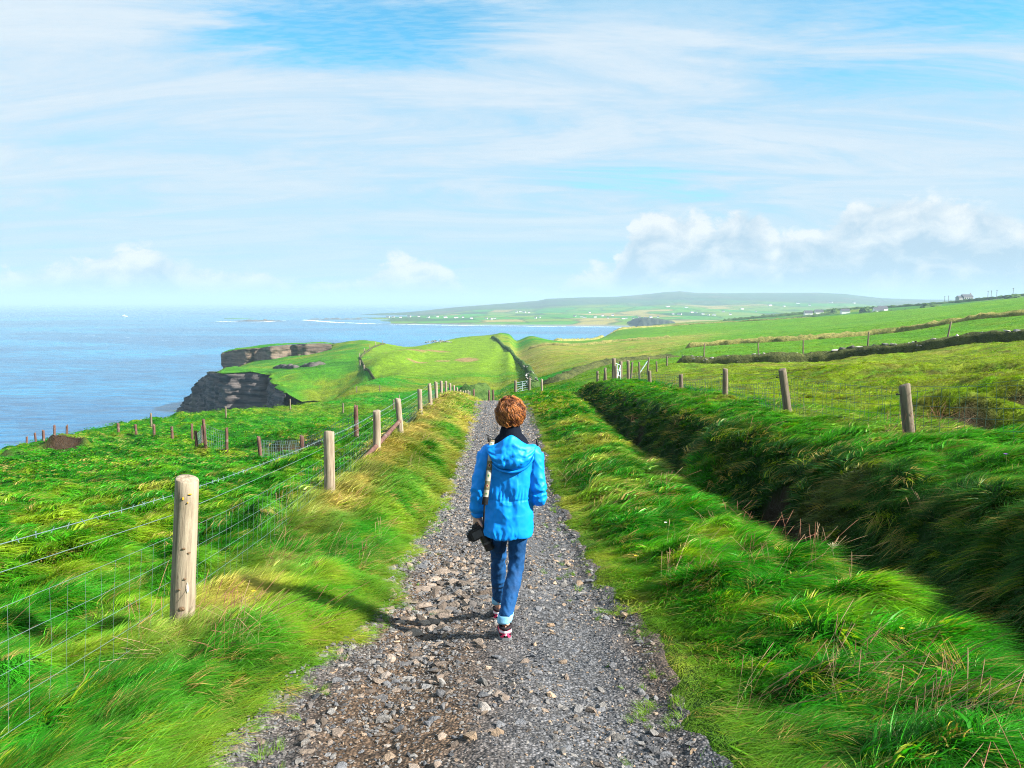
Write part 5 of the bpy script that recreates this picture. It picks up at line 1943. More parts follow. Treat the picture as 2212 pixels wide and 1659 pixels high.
# stray weeds in the lane's edges
wy = np.exp(rng.uniform(math.log(2.6), math.log(14), 700))
wx = np.where(rng.uniform(size=700) < .5, edge_l(wy) + np.abs(rng.normal(0, .12, 700)), edge_r(wy) - np.abs(rng.normal(0, .22, 700)))
kp = fbm(wx * 3.5, wy * 2.5, 2, 351) > .22
wx, wy = wx[kp], wy[kp]
n = len(wx)
wh = rng.uniform(.03, .075, n)
scatter('weeds', np.stack([wx, wy, lane_z(wx, wy)], 1), np.stack([np.zeros(n), np.zeros(n), rng.uniform(0, 6.28, n)], 1), np.stack([wh * 1.6, wh * 1.6, wh], 1), rng.integers(0, 4, n),
        (YGREEN * .6 + BRIGHT * .5) * rng.uniform(.7, 1.2, (n, 1)), TUFTS, 'small green weeds growing along the edges of the stony lane')

# dead stalks
STALKS = [(stalk_tuft('stalks_%d' % k, 6, 700 + k), MAT_STALK) for k in range(4)]
n = 26000
r_ = np.exp(rng.uniform(math.log(2), math.log(40), n))
f_ = np.radians(rng.uniform(-44, 44, n))
sx_, sy_ = r_ * np.sin(f_), r_ * np.cos(f_)
cl = fbm(sx_ * .9, sy_ * .9, 3, 361)
reg = np.where((sx_ < 0) & (sy_ > 4.2) & (sx_ > fence_x(sy_) - .3) & (on_path(sx_, sy_) < -.25), .22, 0) + np.where((sx_ > 1.0) & (sx_ < 2.7), .10, 0) + np.where((sx_ > 4.6) & (sx_ < 6.0) & (sy_ < 30), .38, 0) + np.where((sx_ > 3.2) & (sx_ < 4.6), .03, 0) + np.where(sx_ < -2.6, .008, 0)
reg += np.where((sx_ > edge_r(sy_) + .3) & (sx_ < edge_r(sy_) + 1.0), .12, 0) * (sy_ < 9) + np.where((sx_ > 9) & (sy_ > 20), .01, 0)
kp = rng.uniform(size=n) < reg * sstep(.0, .6, cl) * .75
sx_, sy_ = sx_[kp], sy_[kp]
n = len(sx_)
sh = rng.uniform(.22, .44, n)
sw = np.interp(np.hypot(sx_, sy_), [0, 8, 40], [.5, .6, 1.8])
tn = np.where(rng.uniform(size=(n, 1)) < .5, np.array((.34, .15, .085)), np.array((.46, .36, .19)))
scatter('dry_stalks', np.stack([sx_, sy_, ground_z(sx_, sy_) - .02], 1), np.stack([rng.normal(0, .12, n), rng.normal(.1, .12, n), rng.normal(0, .9, n)], 1), np.stack([sw, sw, sh], 1), rng.integers(0, 4, n), tn, STALKS,
        'reddish dead flower stalks standing in the verge grass')

# ------------------------------------------------------------------ the walker
PY0 = 5.24
SC = .968
PZ0 = float(lane_z(np.array([0.0]), np.array([PY0]))[0])


def catmull(pts, m):
    pts = np.array(pts, float)
    n = len(pts)
    e = np.concatenate([[2 * pts[0] - pts[1]], pts, [2 * pts[-1] - pts[-2]]])
    out = []
    for t in np.linspace(0, n - 1 - 1e-6, m):
        i = int(t)
        f = t - i
        a, b, c, d = e[i], e[i + 1], e[i + 2], e[i + 3]
        out.append(.5 * ((2 * b) + (c - a) * f + (2 * a - 5 * b + 4 * c - d) * f * f + (3 * b - a - 3 * c + d) * f ** 3))
    return np.array(out)


def limb(pts, m=24, n=20):
    """closed tapering tube; pts rows are (x, y, z, r) or (x, y, z, rx, ry)"""
    p = np.array([tuple(q) if len(q) == 5 else (*q, q[3]) for q in pts], float)
    q = catmull(p, m)
    c, rx, ry = q[:, :3], np.maximum(q[:, 3], .002), np.maximum(q[:, 4], .002)
    tg = np.gradient(c, axis=0)
    tg /= np.linalg.norm(tg, axis=1)[:, None]
    ref = np.array((0., 1., 0.)) if abs(tg[:, 2]).mean() > .5 else np.array((0., 0., 1.))
    bx = np.cross(ref, tg)
    bx /= np.linalg.norm(bx, axis=1)[:, None]
    by = np.cross(tg, bx)
    a = np.linspace(0, 2 * np.pi, n, endpoint=False)
    V = c[:, None] + rx[:, None, None] * np.cos(a)[None, :, None] * bx[:, None] + ry[:, None, None] * np.sin(a)[None, :, None] * by[:, None]
    V = np.concatenate([V.reshape(-1, 3), c[:1], c[-1:]])
    Fq = [tuple(f) for f in grid_faces(m, n, True)]
    i0, i1 = len(V) - 2, len(V) - 1
    Fq += [((k + 1) % n, k, i0) for k in range(n)] + [((m - 1) * n + k, (m - 1) * n + (k + 1) % n, i1) for k in range(n)]
    return V, Fq


def ball(c, r, n=2, seed=0):
    bm = bmesh.new()
    bmesh.ops.create_icosphere(bm, subdivisions=n, radius=1)
    V = np.array([v.co[:] for v in bm.verts]) * np.array(r) + np.array(c)
    Fq = [tuple(v.index for v in f.verts) for f in bm.faces]
    bm.free()
    return V, Fq


def joinl(parts):
    V, Fs, k = [], [], 0
    for v, f in parts:
        V.append(v)
        Fs += [tuple(i + k for i in ff) for ff in f]
        k += len(v)
    return np.concatenate(V), Fs


def fuse(parts, voxel, smooth=6, name='fused'):
    """one continuous skin over overlapping volumes: (verts, quads as arrays, normals)"""
    V, Fs = joinl(parts)
    me = mesh_np(name, V, Fs)
    bm = bmesh.new()
    bm.from_mesh(me)
    bmesh.ops.recalc_face_normals(bm, faces=bm.faces)
    bm.to_mesh(me)
    bm.free()
    o = bpy.data.objects.new(name, me)
    COL.objects.link(o)
    r = o.modifiers.new('r', 'REMESH')
    r.mode = 'VOXEL'
    r.voxel_size = voxel
    s = o.modifiers.new('s', 'SMOOTH')
    s.factor = .5
    s.iterations = smooth
    dg = bpy.context.evaluated_depsgraph_get()
    ev = o.evaluated_get(dg)
    m2 = bpy.data.meshes.new_from_object(ev)
    bpy.data.objects.remove(o)
    m2.polygons.foreach_set('use_smooth', np.ones(len(m2.polygons), bool))
    n = len(m2.vertices)
    co = np.empty(n * 3, np.float32)
    m2.vertices.foreach_get('co', co)
    no = np.empty(n * 3, np.float32)
    m2.vertices.foreach_get('normal', no)
    return m2, co.reshape(-1, 3).astype(float), no.reshape(-1, 3).astype(float)


def set_co(me, co):
    me.vertices.foreach_set('co', np.ascontiguousarray(co, np.float32).ravel())
    me.update()


def cloth(name, rgb, rough=.55, weave=420.0, spec=.35, var=.1, sheen=.0):
    m, t, b, o = mat(name)
    tc = t.new('ShaderNodeTexCoord')
    n = t.noise(tc.outputs['Object'], 9.0, 4.0, .6)
    w_ = t.noise(tc.outputs['Object'], weave, 2.0, .5)
    c = t.mix(n, [x * (1 - var) for x in rgb], [min(1, x * (1 + var)) for x in rgb])
    t.link(c, b.inputs['Base Color'])
    b.inputs['Roughness'].default_value = rough
    b.inputs['Specular IOR Level'].default_value = spec
    bump(t, b, w_, .25, .002)
    return m


MAT_JACKET = cloth('blue_shell_fabric', (.001, .235, .78), .5, 500, .25, .05)
MAT_NAVY = cloth('navy_lining', (.003, .006, .014), .85, 420, .1)
MAT_SKIN = plain('skin', (.62, .36, .26), .5, .08, 30, .35)
MAT_STRAPBLK = cloth('black_webbing', (.010, .010, .012), .6)


def denim(name, rgb):
    m, t, b, o = mat(name)
    tc = t.new('ShaderNodeTexCoord')
    n = t.noise(tc.outputs['Object'], 7.0, 4.0, .6)
    mp = t.new('ShaderNodeMapping')
    mp.inputs['Scale'].default_value = (300, 300, 60)
    t.link(tc.outputs['Object'], mp.inputs[0])
    w_ = t.noise(mp.outputs[0], 1.0, 2.0, .5)
    c = t.mix(t.ramp(n, .3, .7), [x * .7 for x in rgb], [x * 1.35 for x in rgb])
    c = t.mix(t.ramp(w_, .45, .75, 0, .22), c, [min(1, x * 2.2 + .03) for x in rgb])
    t.link(c, b.inputs['Base Color'])
    b.inputs['Roughness'].default_value = .8
    bump(t, b, w_, .3, .002)
    return m


MAT_JEAN = denim('blue_denim', (.003, .050, .160))
MAT_CUFF = denim('pale_denim_cuff', (.16, .38, .58))
MAT_PINK = plain('pink_shoe_fabric', (.62, .035, .11), .6, .15, 40)
MAT_SHOEBLK = plain('black_shoe_fabric', (.014, .010, .014), .7, .2, 40)
MAT_SHOEWHT = plain('white_shoe_trim', (.74, .66, .72), .5, .06, 30)
MAT_SOLE = plain('grey_sole', (.13, .14, .15), .8, .2, 40)

walker = thing('person', 'person in a bright blue hooded jacket and jeans walking down the lane', 'person', (0, PY0, PZ0))
walker.scale = (SC, SC, SC)

# where the feet stand
gR = (float(lane_z(np.array([-.04]), np.array([PY0 - .21]))[0]) - PZ0 + .004) / SC
gL = (float(lane_z(np.array([-.1]), np.array([PY0 + .42]))[0]) - PZ0 + .004) / SC
aR, aL = np.array((-.046, -.225, gR + .085)), np.array((-.100, .37, gL + .085))

# ---- body: one skin from crown to toes
bp = []
bp.append(limb([(-.02, 0, .78, .10, .08), (-.02, 0, .95, .11, .08), (-.015, 0, 1.15, .13, .085), (-.01, 0, 1.27, .13, .07), (-.008, .0, 1.33, .07, .06), (-.008, .005, 1.38, .052, .052), (-.010, .015, 1.44, .050, .052)]))
bp.append(ball((-.012, .035, 1.535), (.074, .094, .105), 3))
bp.append(ball((-.012, .065, 1.475), (.052, .055, .05), 2))                       # jaw
bp.append(limb([(-.012, .122, 1.545, .008), (-.012, .140, 1.515, .013), (-.012, .125, 1.503, .012)], 8, 10))   # nose
bp.append(ball((-.012, .112, 1.480), (.024, .012, .008), 2))                      # mouth
for s in (-1, 1):
    bp.append(ball((-.012 + s * .076, .03, 1.525), (.012, .020, .030), 2))        # ears
LSH, LEL, LWR = np.array((-.165, 0, 1.27)), np.array((-.228, -.03, 1.03)), np.array((-.242, .045, .81))
RSH, REL, RWR = np.array((.145, 0, 1.27)), np.array((.186, -.045, .985)), np.array((.110, .190, .945))


def arm(a, b, c, k=1.0, ex=0.0):
    return limb([(*a, .045 * k + ex), (*(a * .5 + b * .5), .040 * k + ex), (*b, .034 * k + ex), (*(b * .5 + c * .5), .031 * k + ex), (*c, .023 * k + ex)], 26, 18)


bp.append(arm(LSH, LEL, LWR))
bp.append(arm(RSH, REL, RWR))


def hand(w_, d, side, palm_n):
    """palm, four fingers and a thumb; d runs along the hand, palm_n out of the palm"""
    w_, d, pn_ = np.array(w_, float), np.array(d, float), np.array(palm_n, float)
    d /= np.linalg.norm(d)
    pn_ -= d * (pn_ @ d)
    pn_ /= np.linalg.norm(pn_)
    s = np.cross(d, pn_) * side
    parts = [limb([(*w_, .024, .017), (*(w_ + d * .04), .036, .015), (*(w_ + d * .085), .038, .013)], 12, 14)]
    for k, L in enumerate((.066, .075, .070, .055)):
        r0 = w_ + d * .078 + s * (.030 - .020 * k)
        p1 = r0 + d * L * .42 + pn_ * L * .10
        p2 = p1 + d * L * .24 + pn_ * L * .28
        p3 = p2 + d * L * .02 + pn_ * L * .32
        parts.append(limb([(*r0, .0095), (*p1, .009), (*p2, .0082), (*p3, .0068)], 12, 10))
    t0 = w_ + d * .025 + s * .026
    t1 = t0 + d * .028 + s * .022 + pn_ * .012
    t2 = t1 + d * .026 + s * .004 + pn_ * .016
    parts.append(limb([(*t0, .013), (*t1, .0105), (*t2, .0075)], 10, 10))
    return parts


bp += hand(LWR, (.03, .03, -1), 1, (.9, .25, 0))
bp += hand(RWR, (-.75, .55, .05), -1, (0, .3, -1))
HR_, KR = np.array((.045, .0, .80)), np.array((.028, -.015, .46))
HL_, KL = np.array((-.095, .01, .80)), np.array((-.098, .175, .455))
for h_, k_, a_ in ((HR_, KR, aR), (HL_, KL, aL)):
    bp.append(limb([(*h_, .062), (*(h_ * .5 + k_ * .5), .055), (*k_, .042), (*(k_ * .6 + a_ * .4 + (0, -.012, 0)), .040), (*(k_ * .15 + a_ * .85), .029), (*a_, .030)], 30, 16))
    bp.append(limb([(*(a_ + (0, -.03, -.03)), .028, .030), (*(a_ + (0, .06, -.045)), .036, .026), (*(a_ + (0, .17, -.062)), .030, .014)], 12, 14))
me, co, no = fuse(bp, .0055, 3, 'body')
add_obj('body', me, MAT_SKIN, walker)
for s in (-1, 1):
    V, Fs = ball((-.012 + s * .032, .113, 1.548), (.011, .008, .008), 2)
    add_obj('eye', mesh_np('eye', V, Fs), plain('eye_%d' % s, (.5, .5, .5), .2), walker)

# ---- jeans
jp = []
for h_, k_, a_, tw in ((HR_, KR, aR, 1.0), (HL_, KL, aL, .97)):
    c0 = a_ + (0, 0, .055)
    jp.append(limb([(*(h_ + (0, 0, .03)), .080 * tw, .10), (*(h_ * .8 + k_ * .2), .074 * tw, .088), (*(h_ * .45 + k_ * .55), .064 * tw, .070), (*k_, .056 * tw, .058), (*(k_ * .55 + c0 * .45 + (0, -.012, 0)), .055 * tw, .060), (*c0, .045 * tw, .048)], 40, 24))
jp.append(limb([(-.025, 0, .74, .135, .105), (-.025, 0, .86, .15, .11), (-.025, 0, .98, .13, .09)], 14, 24))
me, co, no = fuse(jp, .007, 5, 'jeans')
z = co[:, 2]
fold = .0028 * np.sin(co[:, 2] * 95 + 6 * perlin(co[:, 0] * 14, co[:, 1] * 14, 5)) * (np.exp(-((z - .47) / .07) ** 2) + .6 * np.exp(-((z - .22) / .09) ** 2) + .25)
fold += .005 * fbm(co[:, 0] * 22 + co[:, 1] * 11, z * 13, 3, 8)
set_co(me, co + no * fold[:, None])
jeans = add_obj('jeans', me, MAT_JEAN, walker)
for k, (k_, a_) in enumerate(((KR, aR), (KL, aL))):
    c0 = a_ + (0, 0, .058)
    dk = (k_ - a_) / np.linalg.norm(k_ - a_)
    a = np.linspace(0, 2 * np.pi, 28, endpoint=False)
    rows = []
    for (f, rad) in ((-.022, .046), (-.024, .050), (-.012, .0525), (.02, .0535), (.028, .0525), (.029, .046)):
        cc = c0 + dk * f
        rr = rad * (1 + .03 * perlin(a * 1.5, a * 0 + f * 60, 20 + k))
        rows.append(np.stack([cc[0] + rr * np.cos(a), cc[1] + rr * 1.04 * np.sin(a), cc[2] + .006 * np.sin(a + 1) + 0 * a], 1))
    add_obj('cuff', mesh_np('cuff', np.concatenate(rows), grid_faces(len(rows), 28, True)), MAT_CUFF, jeans)


# ---- shoes
def shoe(a_, g, yaw):
    o = bpy.data.objects.new('shoe', None)
    COL.objects.link(o)
    o.parent = walker
    o.location = (a_[0], a_[1], g)
    o.rotation_euler = (0, 0, yaw)
    # outline along the foot: y, half width, height of upper
    prof = [(-.062, .018, .045), (-.055, .030, .066), (-.035, .037, .078), (0, .038, .080), (.04, .040, .074), (.08, .044, .060), (.12, .046, .050), (.155, .040, .042), (.178, .026, .034), (.188, .010, .026)]
    pr = catmull(prof, 34)
    a = np.linspace(0, np.pi, 15)
    rows = []
    for y, w_, h in pr:
        rows.append(np.stack([w_ * np.cos(a) * (1 - .12 * np.sin(a)), y + 0 * a, .022 + (h - .022) * np.sin(a) ** .75], 1))
    V = np.concatenate(rows)
    add_obj('upper', mesh_np('upper', V, grid_faces(len(rows), 15)), MAT_PINK, o)
    rows = []
    for (dz_, ex) in ((0, .001), (.006, .006), (.02, .005), (.028, .002)):
        rg_ = [(w_ + ex, y) for y, w_, h in pr]
        loop = [(x, y, dz_) for x, y in rg_] + [(-x, y, dz_) for x, y in rg_[::-1]]
        rows.append(np.array(loop))
    nl = len(rows[0])
    V = np.concatenate(rows)
    Fq = [tuple(f) for f in grid_faces(4, nl, True)] + [tuple(range(nl))]
    add_obj('sole', mesh_np('sole', V, Fq, False), MAT_SOLE, o)
    # padded black collar round the ankle
    b = np.linspace(0, 2 * np.pi, 26)
    pts = np.stack([.036 * np.cos(b), -.012 + .044 * np.sin(b), .084 + .008 * np.sin(b) * -1 + .006 * np.cos(2 * b)], 1)
    V, Fq = tube(pts, .012, 8)
    add_obj('collar', mesh_np('collar', V, Fq), MAT_SHOEBLK, o)

    def band(z0, z1, w0, w1, out, matl, nm):
        c = np.linspace(w0, w1, 22)
        rws = []
        for z in (z0, (z0 + z1) / 2, z1):
            rws.append(np.stack([(.040 + out) * np.cos(c), -.018 + (.046 + out) * np.sin(c), z + 0 * c], 1))
        add_obj(nm, mesh_np(nm, np.concatenate(rws), grid_faces(3, 22)), matl, o)
    band(.060, .076, math.pi, 2 * math.pi, .0025, MAT_SHOEWHT, 'stripe')
    band(.034, .052, math.pi * 1.08, math.pi * 1.32, .002, MAT_SHOEBLK, 'side_panel')
    band(.034, .052, math.pi * 1.68, math.pi * 1.92, .002, MAT_SHOEBLK, 'side_panel')
    V, Fq = tube([(.006 * math.cos(t), -.0685 - .0005, .050 + .007 * math.sin(t)) for t in np.linspace(0, 2 * math.pi, 12)], .0018, 5)
    add_obj('heel_logo', mesh_np('heel_logo', V, Fq), MAT_SHOEWHT, o)
    return o


shoe(aR, gR, R(4))
shoe(aL, gL, R(-3))

# ---- jacket
def ell(c, rx, ry, n=36, p=2.3):
    a = np.linspace(0, 2 * np.pi, n, endpoint=False)
    ca, sa = np.cos(a), np.sin(a)
    return np.stack([c[0] + rx * np.sign(ca) * np.abs(ca) ** (2 / p), c[1] + ry * np.sign(sa) * np.abs(sa) ** (2 / p), c[2] + 0 * a], 1)


def loft(secs, n=36):
    q = catmull(secs, 40)
    rows = [ell((s[1], s[4], s[0]), s[2], s[3], n) for s in q]
    V = np.concatenate(rows + [rows[0].mean(0, keepdims=True), rows[-1].mean(0, keepdims=True)])
    Fq = [tuple(f) for f in grid_faces(len(rows), n, True)]
    i0, i1, m = len(V) - 2, len(V) - 1, len(rows)
    Fq += [((k + 1) % n, k, i0) for k in range(n)] + [((m - 1) * n + k, (m - 1) * n + (k + 1) % n, i1) for k in range(n)]
    return V, Fq


torso = loft([(.685, -.025, .170, .136, 0), (.74, -.025, .174, .138, 0), (.84, -.024, .172, .134, 0), (.96, -.021, .166, .122, 0), (1.06, -.016, .165, .120, 0), (1.16, -.012, .168, .120, 0), (1.24, -.010, .168, .112, 0), (1.30, -.009, .140, .095, 0), (1.345, -.009, .095, .080, 0), (1.385, -.009, .066, .066, .004)])


def sleeve(a, b, c, cuff=1.0):
    return limb([(*(a + (0, 0, -.01)), .070), (*(a * .55 + b * .45), .059, .064), (*b, .055, .058), (*(b * .45 + c * .55), .051, .052), (*(c * .93 + b * .07), .046), (*c, .038)], 34, 24)


jk = [torso, sleeve(LSH + (-.005, 0, 0), LEL, LWR), sleeve(RSH + (.005, 0, 0), REL + (0, 0, -.02), RWR), ball((-.155, 0, 1.275), (.062, .075, .05), 3), ball((.135, 0, 1.275), (.062, .075, .05), 3)]
me, co, no = fuse(jk, .0065, 7, 'jacket')
x, y, z = co[:, 0], co[:, 1], co[:, 2]
tor = (np.abs(x + .02) < .165)
ang_ = np.arctan2(y, x + .02)
w1 = .0035 * np.sin(ang_ * 30 + 5 * perlin(z * 9, ang_ * 2, 31)) * np.exp(-((z - .985) / .035) ** 2) * tor
w1 += .003 * np.sin(ang_ * 24 + 3 * perlin(z * 12, ang_ * 3, 32)) * np.exp(-((z - .71) / .035) ** 2) * tor * (x < .03)
w1 -= .0035 * np.exp(-((z - .955) / .006) ** 2) * tor
big = .013 * fbm(x * 7 + z * 3, z * 5 - x * 4, 3, 35) * tor * np.where(x < .04, 1.0, .45)
slv = ~tor
ridge = np.clip(1 - np.abs(perlin(x * 9 + z * 7, z * 6 - x * 6, 61)) * 3.2, 0, 1) ** 2
big += .003 * ridge * tor * np.where(x < .05, 1.0, .35) * (z < 1.2)
rs_ = np.clip(1 - np.abs(perlin(z * 13 + x * 9, x * 12 - y * 9, 62)) * 3.0, 0, 1) ** 2
wr = .0028 * np.sin(z * 70 + 5 * perlin(x * 16, z * 8, 36) + y * 30) * slv * (.4 + np.exp(-((z - 1.02) / .07) ** 2))
wr += .0035 * fbm(x * 20, z * 11 + y * 15, 2, 38) * slv
wr = wr + .003 * rs_ * slv
cf = -.006 * np.exp(-((z - .835) / .008) ** 2) * (x < -.19)
puff = .012 * np.exp(-((z - .875) / .03) ** 2) * (x < -.19)
set_co(me, co + no * (w1 + big + wr + cf + puff)[:, None])
jacket = add_obj('jacket', me, MAT_JACKET, walker)

# hood lying on the back: a slack pouch hung from the shoulders
A_, B_ = np.meshgrid(np.linspace(-1, 1, 61), np.linspace(0, 1, 34))
a, b = A_.ravel(), B_.ravel()
wtop = .172
dep = np.sqrt(np.clip(1 - np.abs(a) ** 2.4, 0, 1))
zlow = 1.315 - .150 * dep                       # lower edge: a U
ztop = 1.352 + .052 * np.exp(-(a / .42) ** 2) - .03 * np.abs(a)
zz = ztop + (zlow - ztop) * b
xx = -.008 + wtop * a * (1 - .12 * b * b)
bulge = np.sin(np.pi * np.clip(b, 0, 1) ** 1.25) ** .7
yy = -.060 - .045 * dep - .055 * bulge * dep - .025 * b * dep
yy += .004 * np.sin(b * 22 + 3 * a) * dep + .010 * fbm(a * 2.6 + b * 1.2, b * 3.2 - a, 3, 41) * dep
low = b > .93
yy = np.where(low, yy + (b - .93) / .07 * .03 * dep, yy)
V = np.stack([xx, yy, zz], 1)
hood_me = mesh_np('hood', V, grid_faces(34, 61))
hood = add_obj('hood', hood_me, MAT_JACKET, jacket)
sol = hood.modifiers.new('thick', 'SOLIDIFY')
sol.thickness = .004
# second fold under the hood
b2 = np.linspace(0, 1, 8)
A_, B_ = np.meshgrid(np.linspace(-.93, .93, 50), b2)
a, b = A_.ravel(), B_.ravel()
dep = np.sqrt(np.clip(1 - np.abs(a) ** 2.2, 0, 1))
V = np.stack([-.008 + .165 * a, -.098 - .030 * dep * np.sin(np.pi * (b * .8 + .15)) - .02 * dep, 1.322 - .160 * dep - .014 * (b - .3) * 1.5], 1)
fold_o = add_obj('hood_hem', mesh_np('hood_hem', V, grid_faces(8, 50)), MAT_JACKET, jacket)
fold_o.modifiers.new('thick', 'SOLIDIFY').thickness = .004
# dark collar and lining
a = np.linspace(0, 2 * np.pi, 40, endpoint=False)
rows = []
for z_, rx_, ry_, oy in ((1.335, .125, .090, 0), (1.375, .098, .078, .003), (1.395, .078, .070, .006), (1.44, .066, .066, .012), (1.452, .062, .062, .013), (1.44, .057, .057, .013), (1.38, .055, .055, .01)):
    rows.append(np.stack([-.009 + rx_ * np.cos(a), oy + ry_ * np.sin(a), z_ + .004 * np.sin(3 * a) + 0 * a], 1))
add_obj('collar', mesh_np('neck_collar', np.concatenate(rows), grid_faces(len(rows), 40, True)), MAT_NAVY, jacket)
for sx_, zc in ((-.163, 1.372), (.168, 1.345)):
    V, Fs = limb([(sx_, -.055, zc + .02, .004), (sx_ + .004, -.058, zc, .009), (sx_ + .006, -.06, zc - .022, .006)], 8, 8)
    tg_ = add_obj('cord_toggle', mesh_np('toggle', V, Fs), MAT_STRAPBLK, jacket)
    V, Fq = tube(catmull([(sx_, -.055, zc + .02), (sx_ - .015 * np.sign(sx_) * -1, -.05, zc + .03), (sx_ * .8, -.05, zc + .005)], 10), .0022, 5)
    add_obj('cord', mesh_np('cord', V, Fq), MAT_STRAPBLK, jacket)
V = np.array([(.128, -.117, 1.243), (.141, -.113, 1.247), (.137, -.114, 1.256)])
add_obj('logo', mesh_np('logo', V, [(0, 1, 2)], False), MAT_SHOEWHT, jacket)

# ---- hair: a cap of loose auburn curls
def hair_material():
    m, t, b, o = mat('auburn_hair')
    tc = t.new('ShaderNodeTexCoord')
    n = t.noise(tc.outputs['Object'], 38.0, 3.0, .6)
    at = t.new('ShaderNodeVertexColor', layer_name='Lock')
    sp = t.new('ShaderNodeSeparateColor')
    t.link(at.outputs[0], sp.inputs[0])
    k = t.math('ADD', t.math('MULTIPLY', n, .5), t.math('MULTIPLY', sp.outputs[0], .5))
    c = t.mix(t.ramp(k, .25, .75), (.070, .017, .006), (.48, .175, .042))
    t.link(c, b.inputs['Base Color'])
    b.inputs['Roughness'].default_value = .5
    b.inputs['Specular IOR Level'].default_value = .4
    return m


HC, HRAD = np.array((-.012, .022, 1.545)), np.array((.091, .101, .105))
rgh = np.random.default_rng(77)
prts, lc_ = [], []
V, Fs = ball(HC, HRAD * .93, 4)
d = (V - HC) / HRAD
V = V + d * (.006 * fbm(d[:, 0] * 6, d[:, 2] * 6 + d[:, 1] * 4, 3, 51))[:, None]
V[:, 2] = np.maximum(V[:, 2], 1.462 + .03 * (V[:, 1] > .06))
V[:, 1] = np.where((V[:, 2] < 1.575) & (V[:, 1] > .075), .075, V[:, 1])
tri = np.array([f for f in Fs])
prts.append((V, np.concatenate([tri, tri[:, 2:3]], 1)))
lc_.append(np.full((len(V), 3), .25))
LOCKS = [(rgh.uniform(0, 2 * np.pi), rgh.uniform(-.6, .98), rgh.normal(0, .45), rgh.uniform(0, 6.28), rgh.uniform(.003, .009), rgh.uniform(.7, 1.6), rgh.uniform(-.03, .07), rgh.uniform(0, 1)) for _ in range(210)]
for k in range(2400):
    lk = LOCKS[rgh.integers(0, len(LOCKS))]
    ph_ = lk[0] + rgh.normal(0, .14)
    cz = float(np.clip(lk[1] + rgh.normal(0, .07), -.65, .995))
    st = math.sqrt(max(0, 1 - cz * cz))
    n0 = np.array((st * math.cos(ph_), st * math.sin(ph_), cz))
    if n0[1] > .5 and cz < .4:
        continue
    # locks sweep down from the crown and flick outwards at the ends
    pol = math.acos(cz)
    dph = lk[2] + rgh.normal(0, .08)
    span = rgh.uniform(.55, .95)
    amp, tw, ph0 = lk[4], lk[5], lk[3] + rgh.normal(0, .3)
    lift = 1 + lk[6] + rgh.normal(0, .03) + (rgh.uniform(.02, .09) if k % 14 == 0 else 0)
    pts = []
    for t in np.linspace(0, 1, 11):
        pl = min(pol + span * t, 2.35)
        pa = ph_ + dph * t
        n1_ = np.array((math.sin(pl) * math.cos(pa), math.sin(pl) * math.sin(pa), math.cos(pl)))
        sd_ = np.array((-math.sin(pa), math.cos(pa), 0))
        out = lift * (.93 + .10 * t * (pl > 1.2) + .05 * math.sin(math.pi * t))
        q = n1_ * HRAD * out + amp * (math.cos(ph0 + tw * 6.28 * t) * n1_ + 1.4 * math.sin(ph0 + tw * 6.28 * t) * sd_)
        pts.append(HC + q)
    rd = np.interp(np.linspace(0, 1, 11), [0, .6, 1], [.0014, .0019, .0006]) * rgh.uniform(.7, 1.3)
    v, f = tube(pts, rd, 4)
    prts.append((v, f))
    lc_.append(np.full((len(v), 3), np.clip(lk[7] + rgh.normal(0, .15), 0, 1)))
V, Fq = join(prts)
hme2 = mesh_np('hair', V, Fq)
set_col(hme2, 'Lock', np.concatenate(lc_))
add_obj('hair', hme2, hair_material(), walker)

# ------------------------------------------------------------------ her camera on its woven strap
photo_cam = thing('handheld_camera', 'black camera with long lens held low on a patterned shoulder strap', 'camera', (-.245 * SC, PY0 + .02 * SC, PZ0 + .69 * SC))
photo_cam.scale = (SC, SC, SC)


def cam_box(name, c, sz, matl, parent, bev=.006, rot=None):
    bm = bmesh.new()
    bmesh.ops.create_cube(bm, size=1.0, matrix=Matrix.Diagonal((*sz, 1)))
    bmesh.ops.bevel(bm, geom=bm.edges[:], offset=bev, segments=2, affect='EDGES')
    me = bpy.data.meshes.new(name)
    bm.to_mesh(me)
    bm.free()
    o = add_obj(name, me, matl, parent)
    o.location = c
    if rot:
        o.rotation_euler = rot
    return o


MAT_CAM = plain('camera_black', (.012, .012, .013), .5, .25, 60, .4)
MAT_CAMG = plain('camera_grey', (.05, .05, .055), .4, .25, 60, .5)
holder_rot = (R(-8), R(-24), R(12))
cb_ = cam_box('camera_body', (0, 0, 0), (.120, .060, .085), MAT_CAM, photo_cam, .010, holder_rot)
cam_box('grip', (-.058, .006, -.002), (.030, .072, .078), MAT_CAM, cb_, .012)
cam_box('viewfinder', (.005, -.004, .05), (.045, .05, .03), MAT_CAM, cb_, .008)
cam_box('screen', (.0, -.032, -.005), (.07, .004, .05), MAT_CAMG, cb_, .001)
V, Fq = limb([(.035, 0, -.03, .034), (.036, 0, -.06, .033), (.036, 0, -.075, .036), (.036, 0, -.10, .036), (.036, 0, -.115, .033), (.036, 0, -.14, .034), (.036, 0, -.146, .033)], 30, 22)
add_obj('lens', mesh_np('lens', V, Fq), MAT_CAM, cb_)
V, Fq = limb([(.036, 0, -.082, .0372), (.036, 0, -.096, .0372)], 6, 22)
add_obj('focus_ring', mesh_np('focus_ring', V, Fq), MAT_CAMG, cb_)
V, Fq = limb([(.036, 0, -.1462, .028), (.036, 0, -.1475, .027)], 4, 18)
add_obj('lens_glass', mesh_np('lens_glass', V, Fq), MAT_GLASS, cb_)
V, Fq = limb([(.028, -.01, .066, .011), (.028, -.01, .072, .011)], 4, 14)
add_obj('dial', mesh_np('dial', V, Fq), MAT_CAMG, cb_)


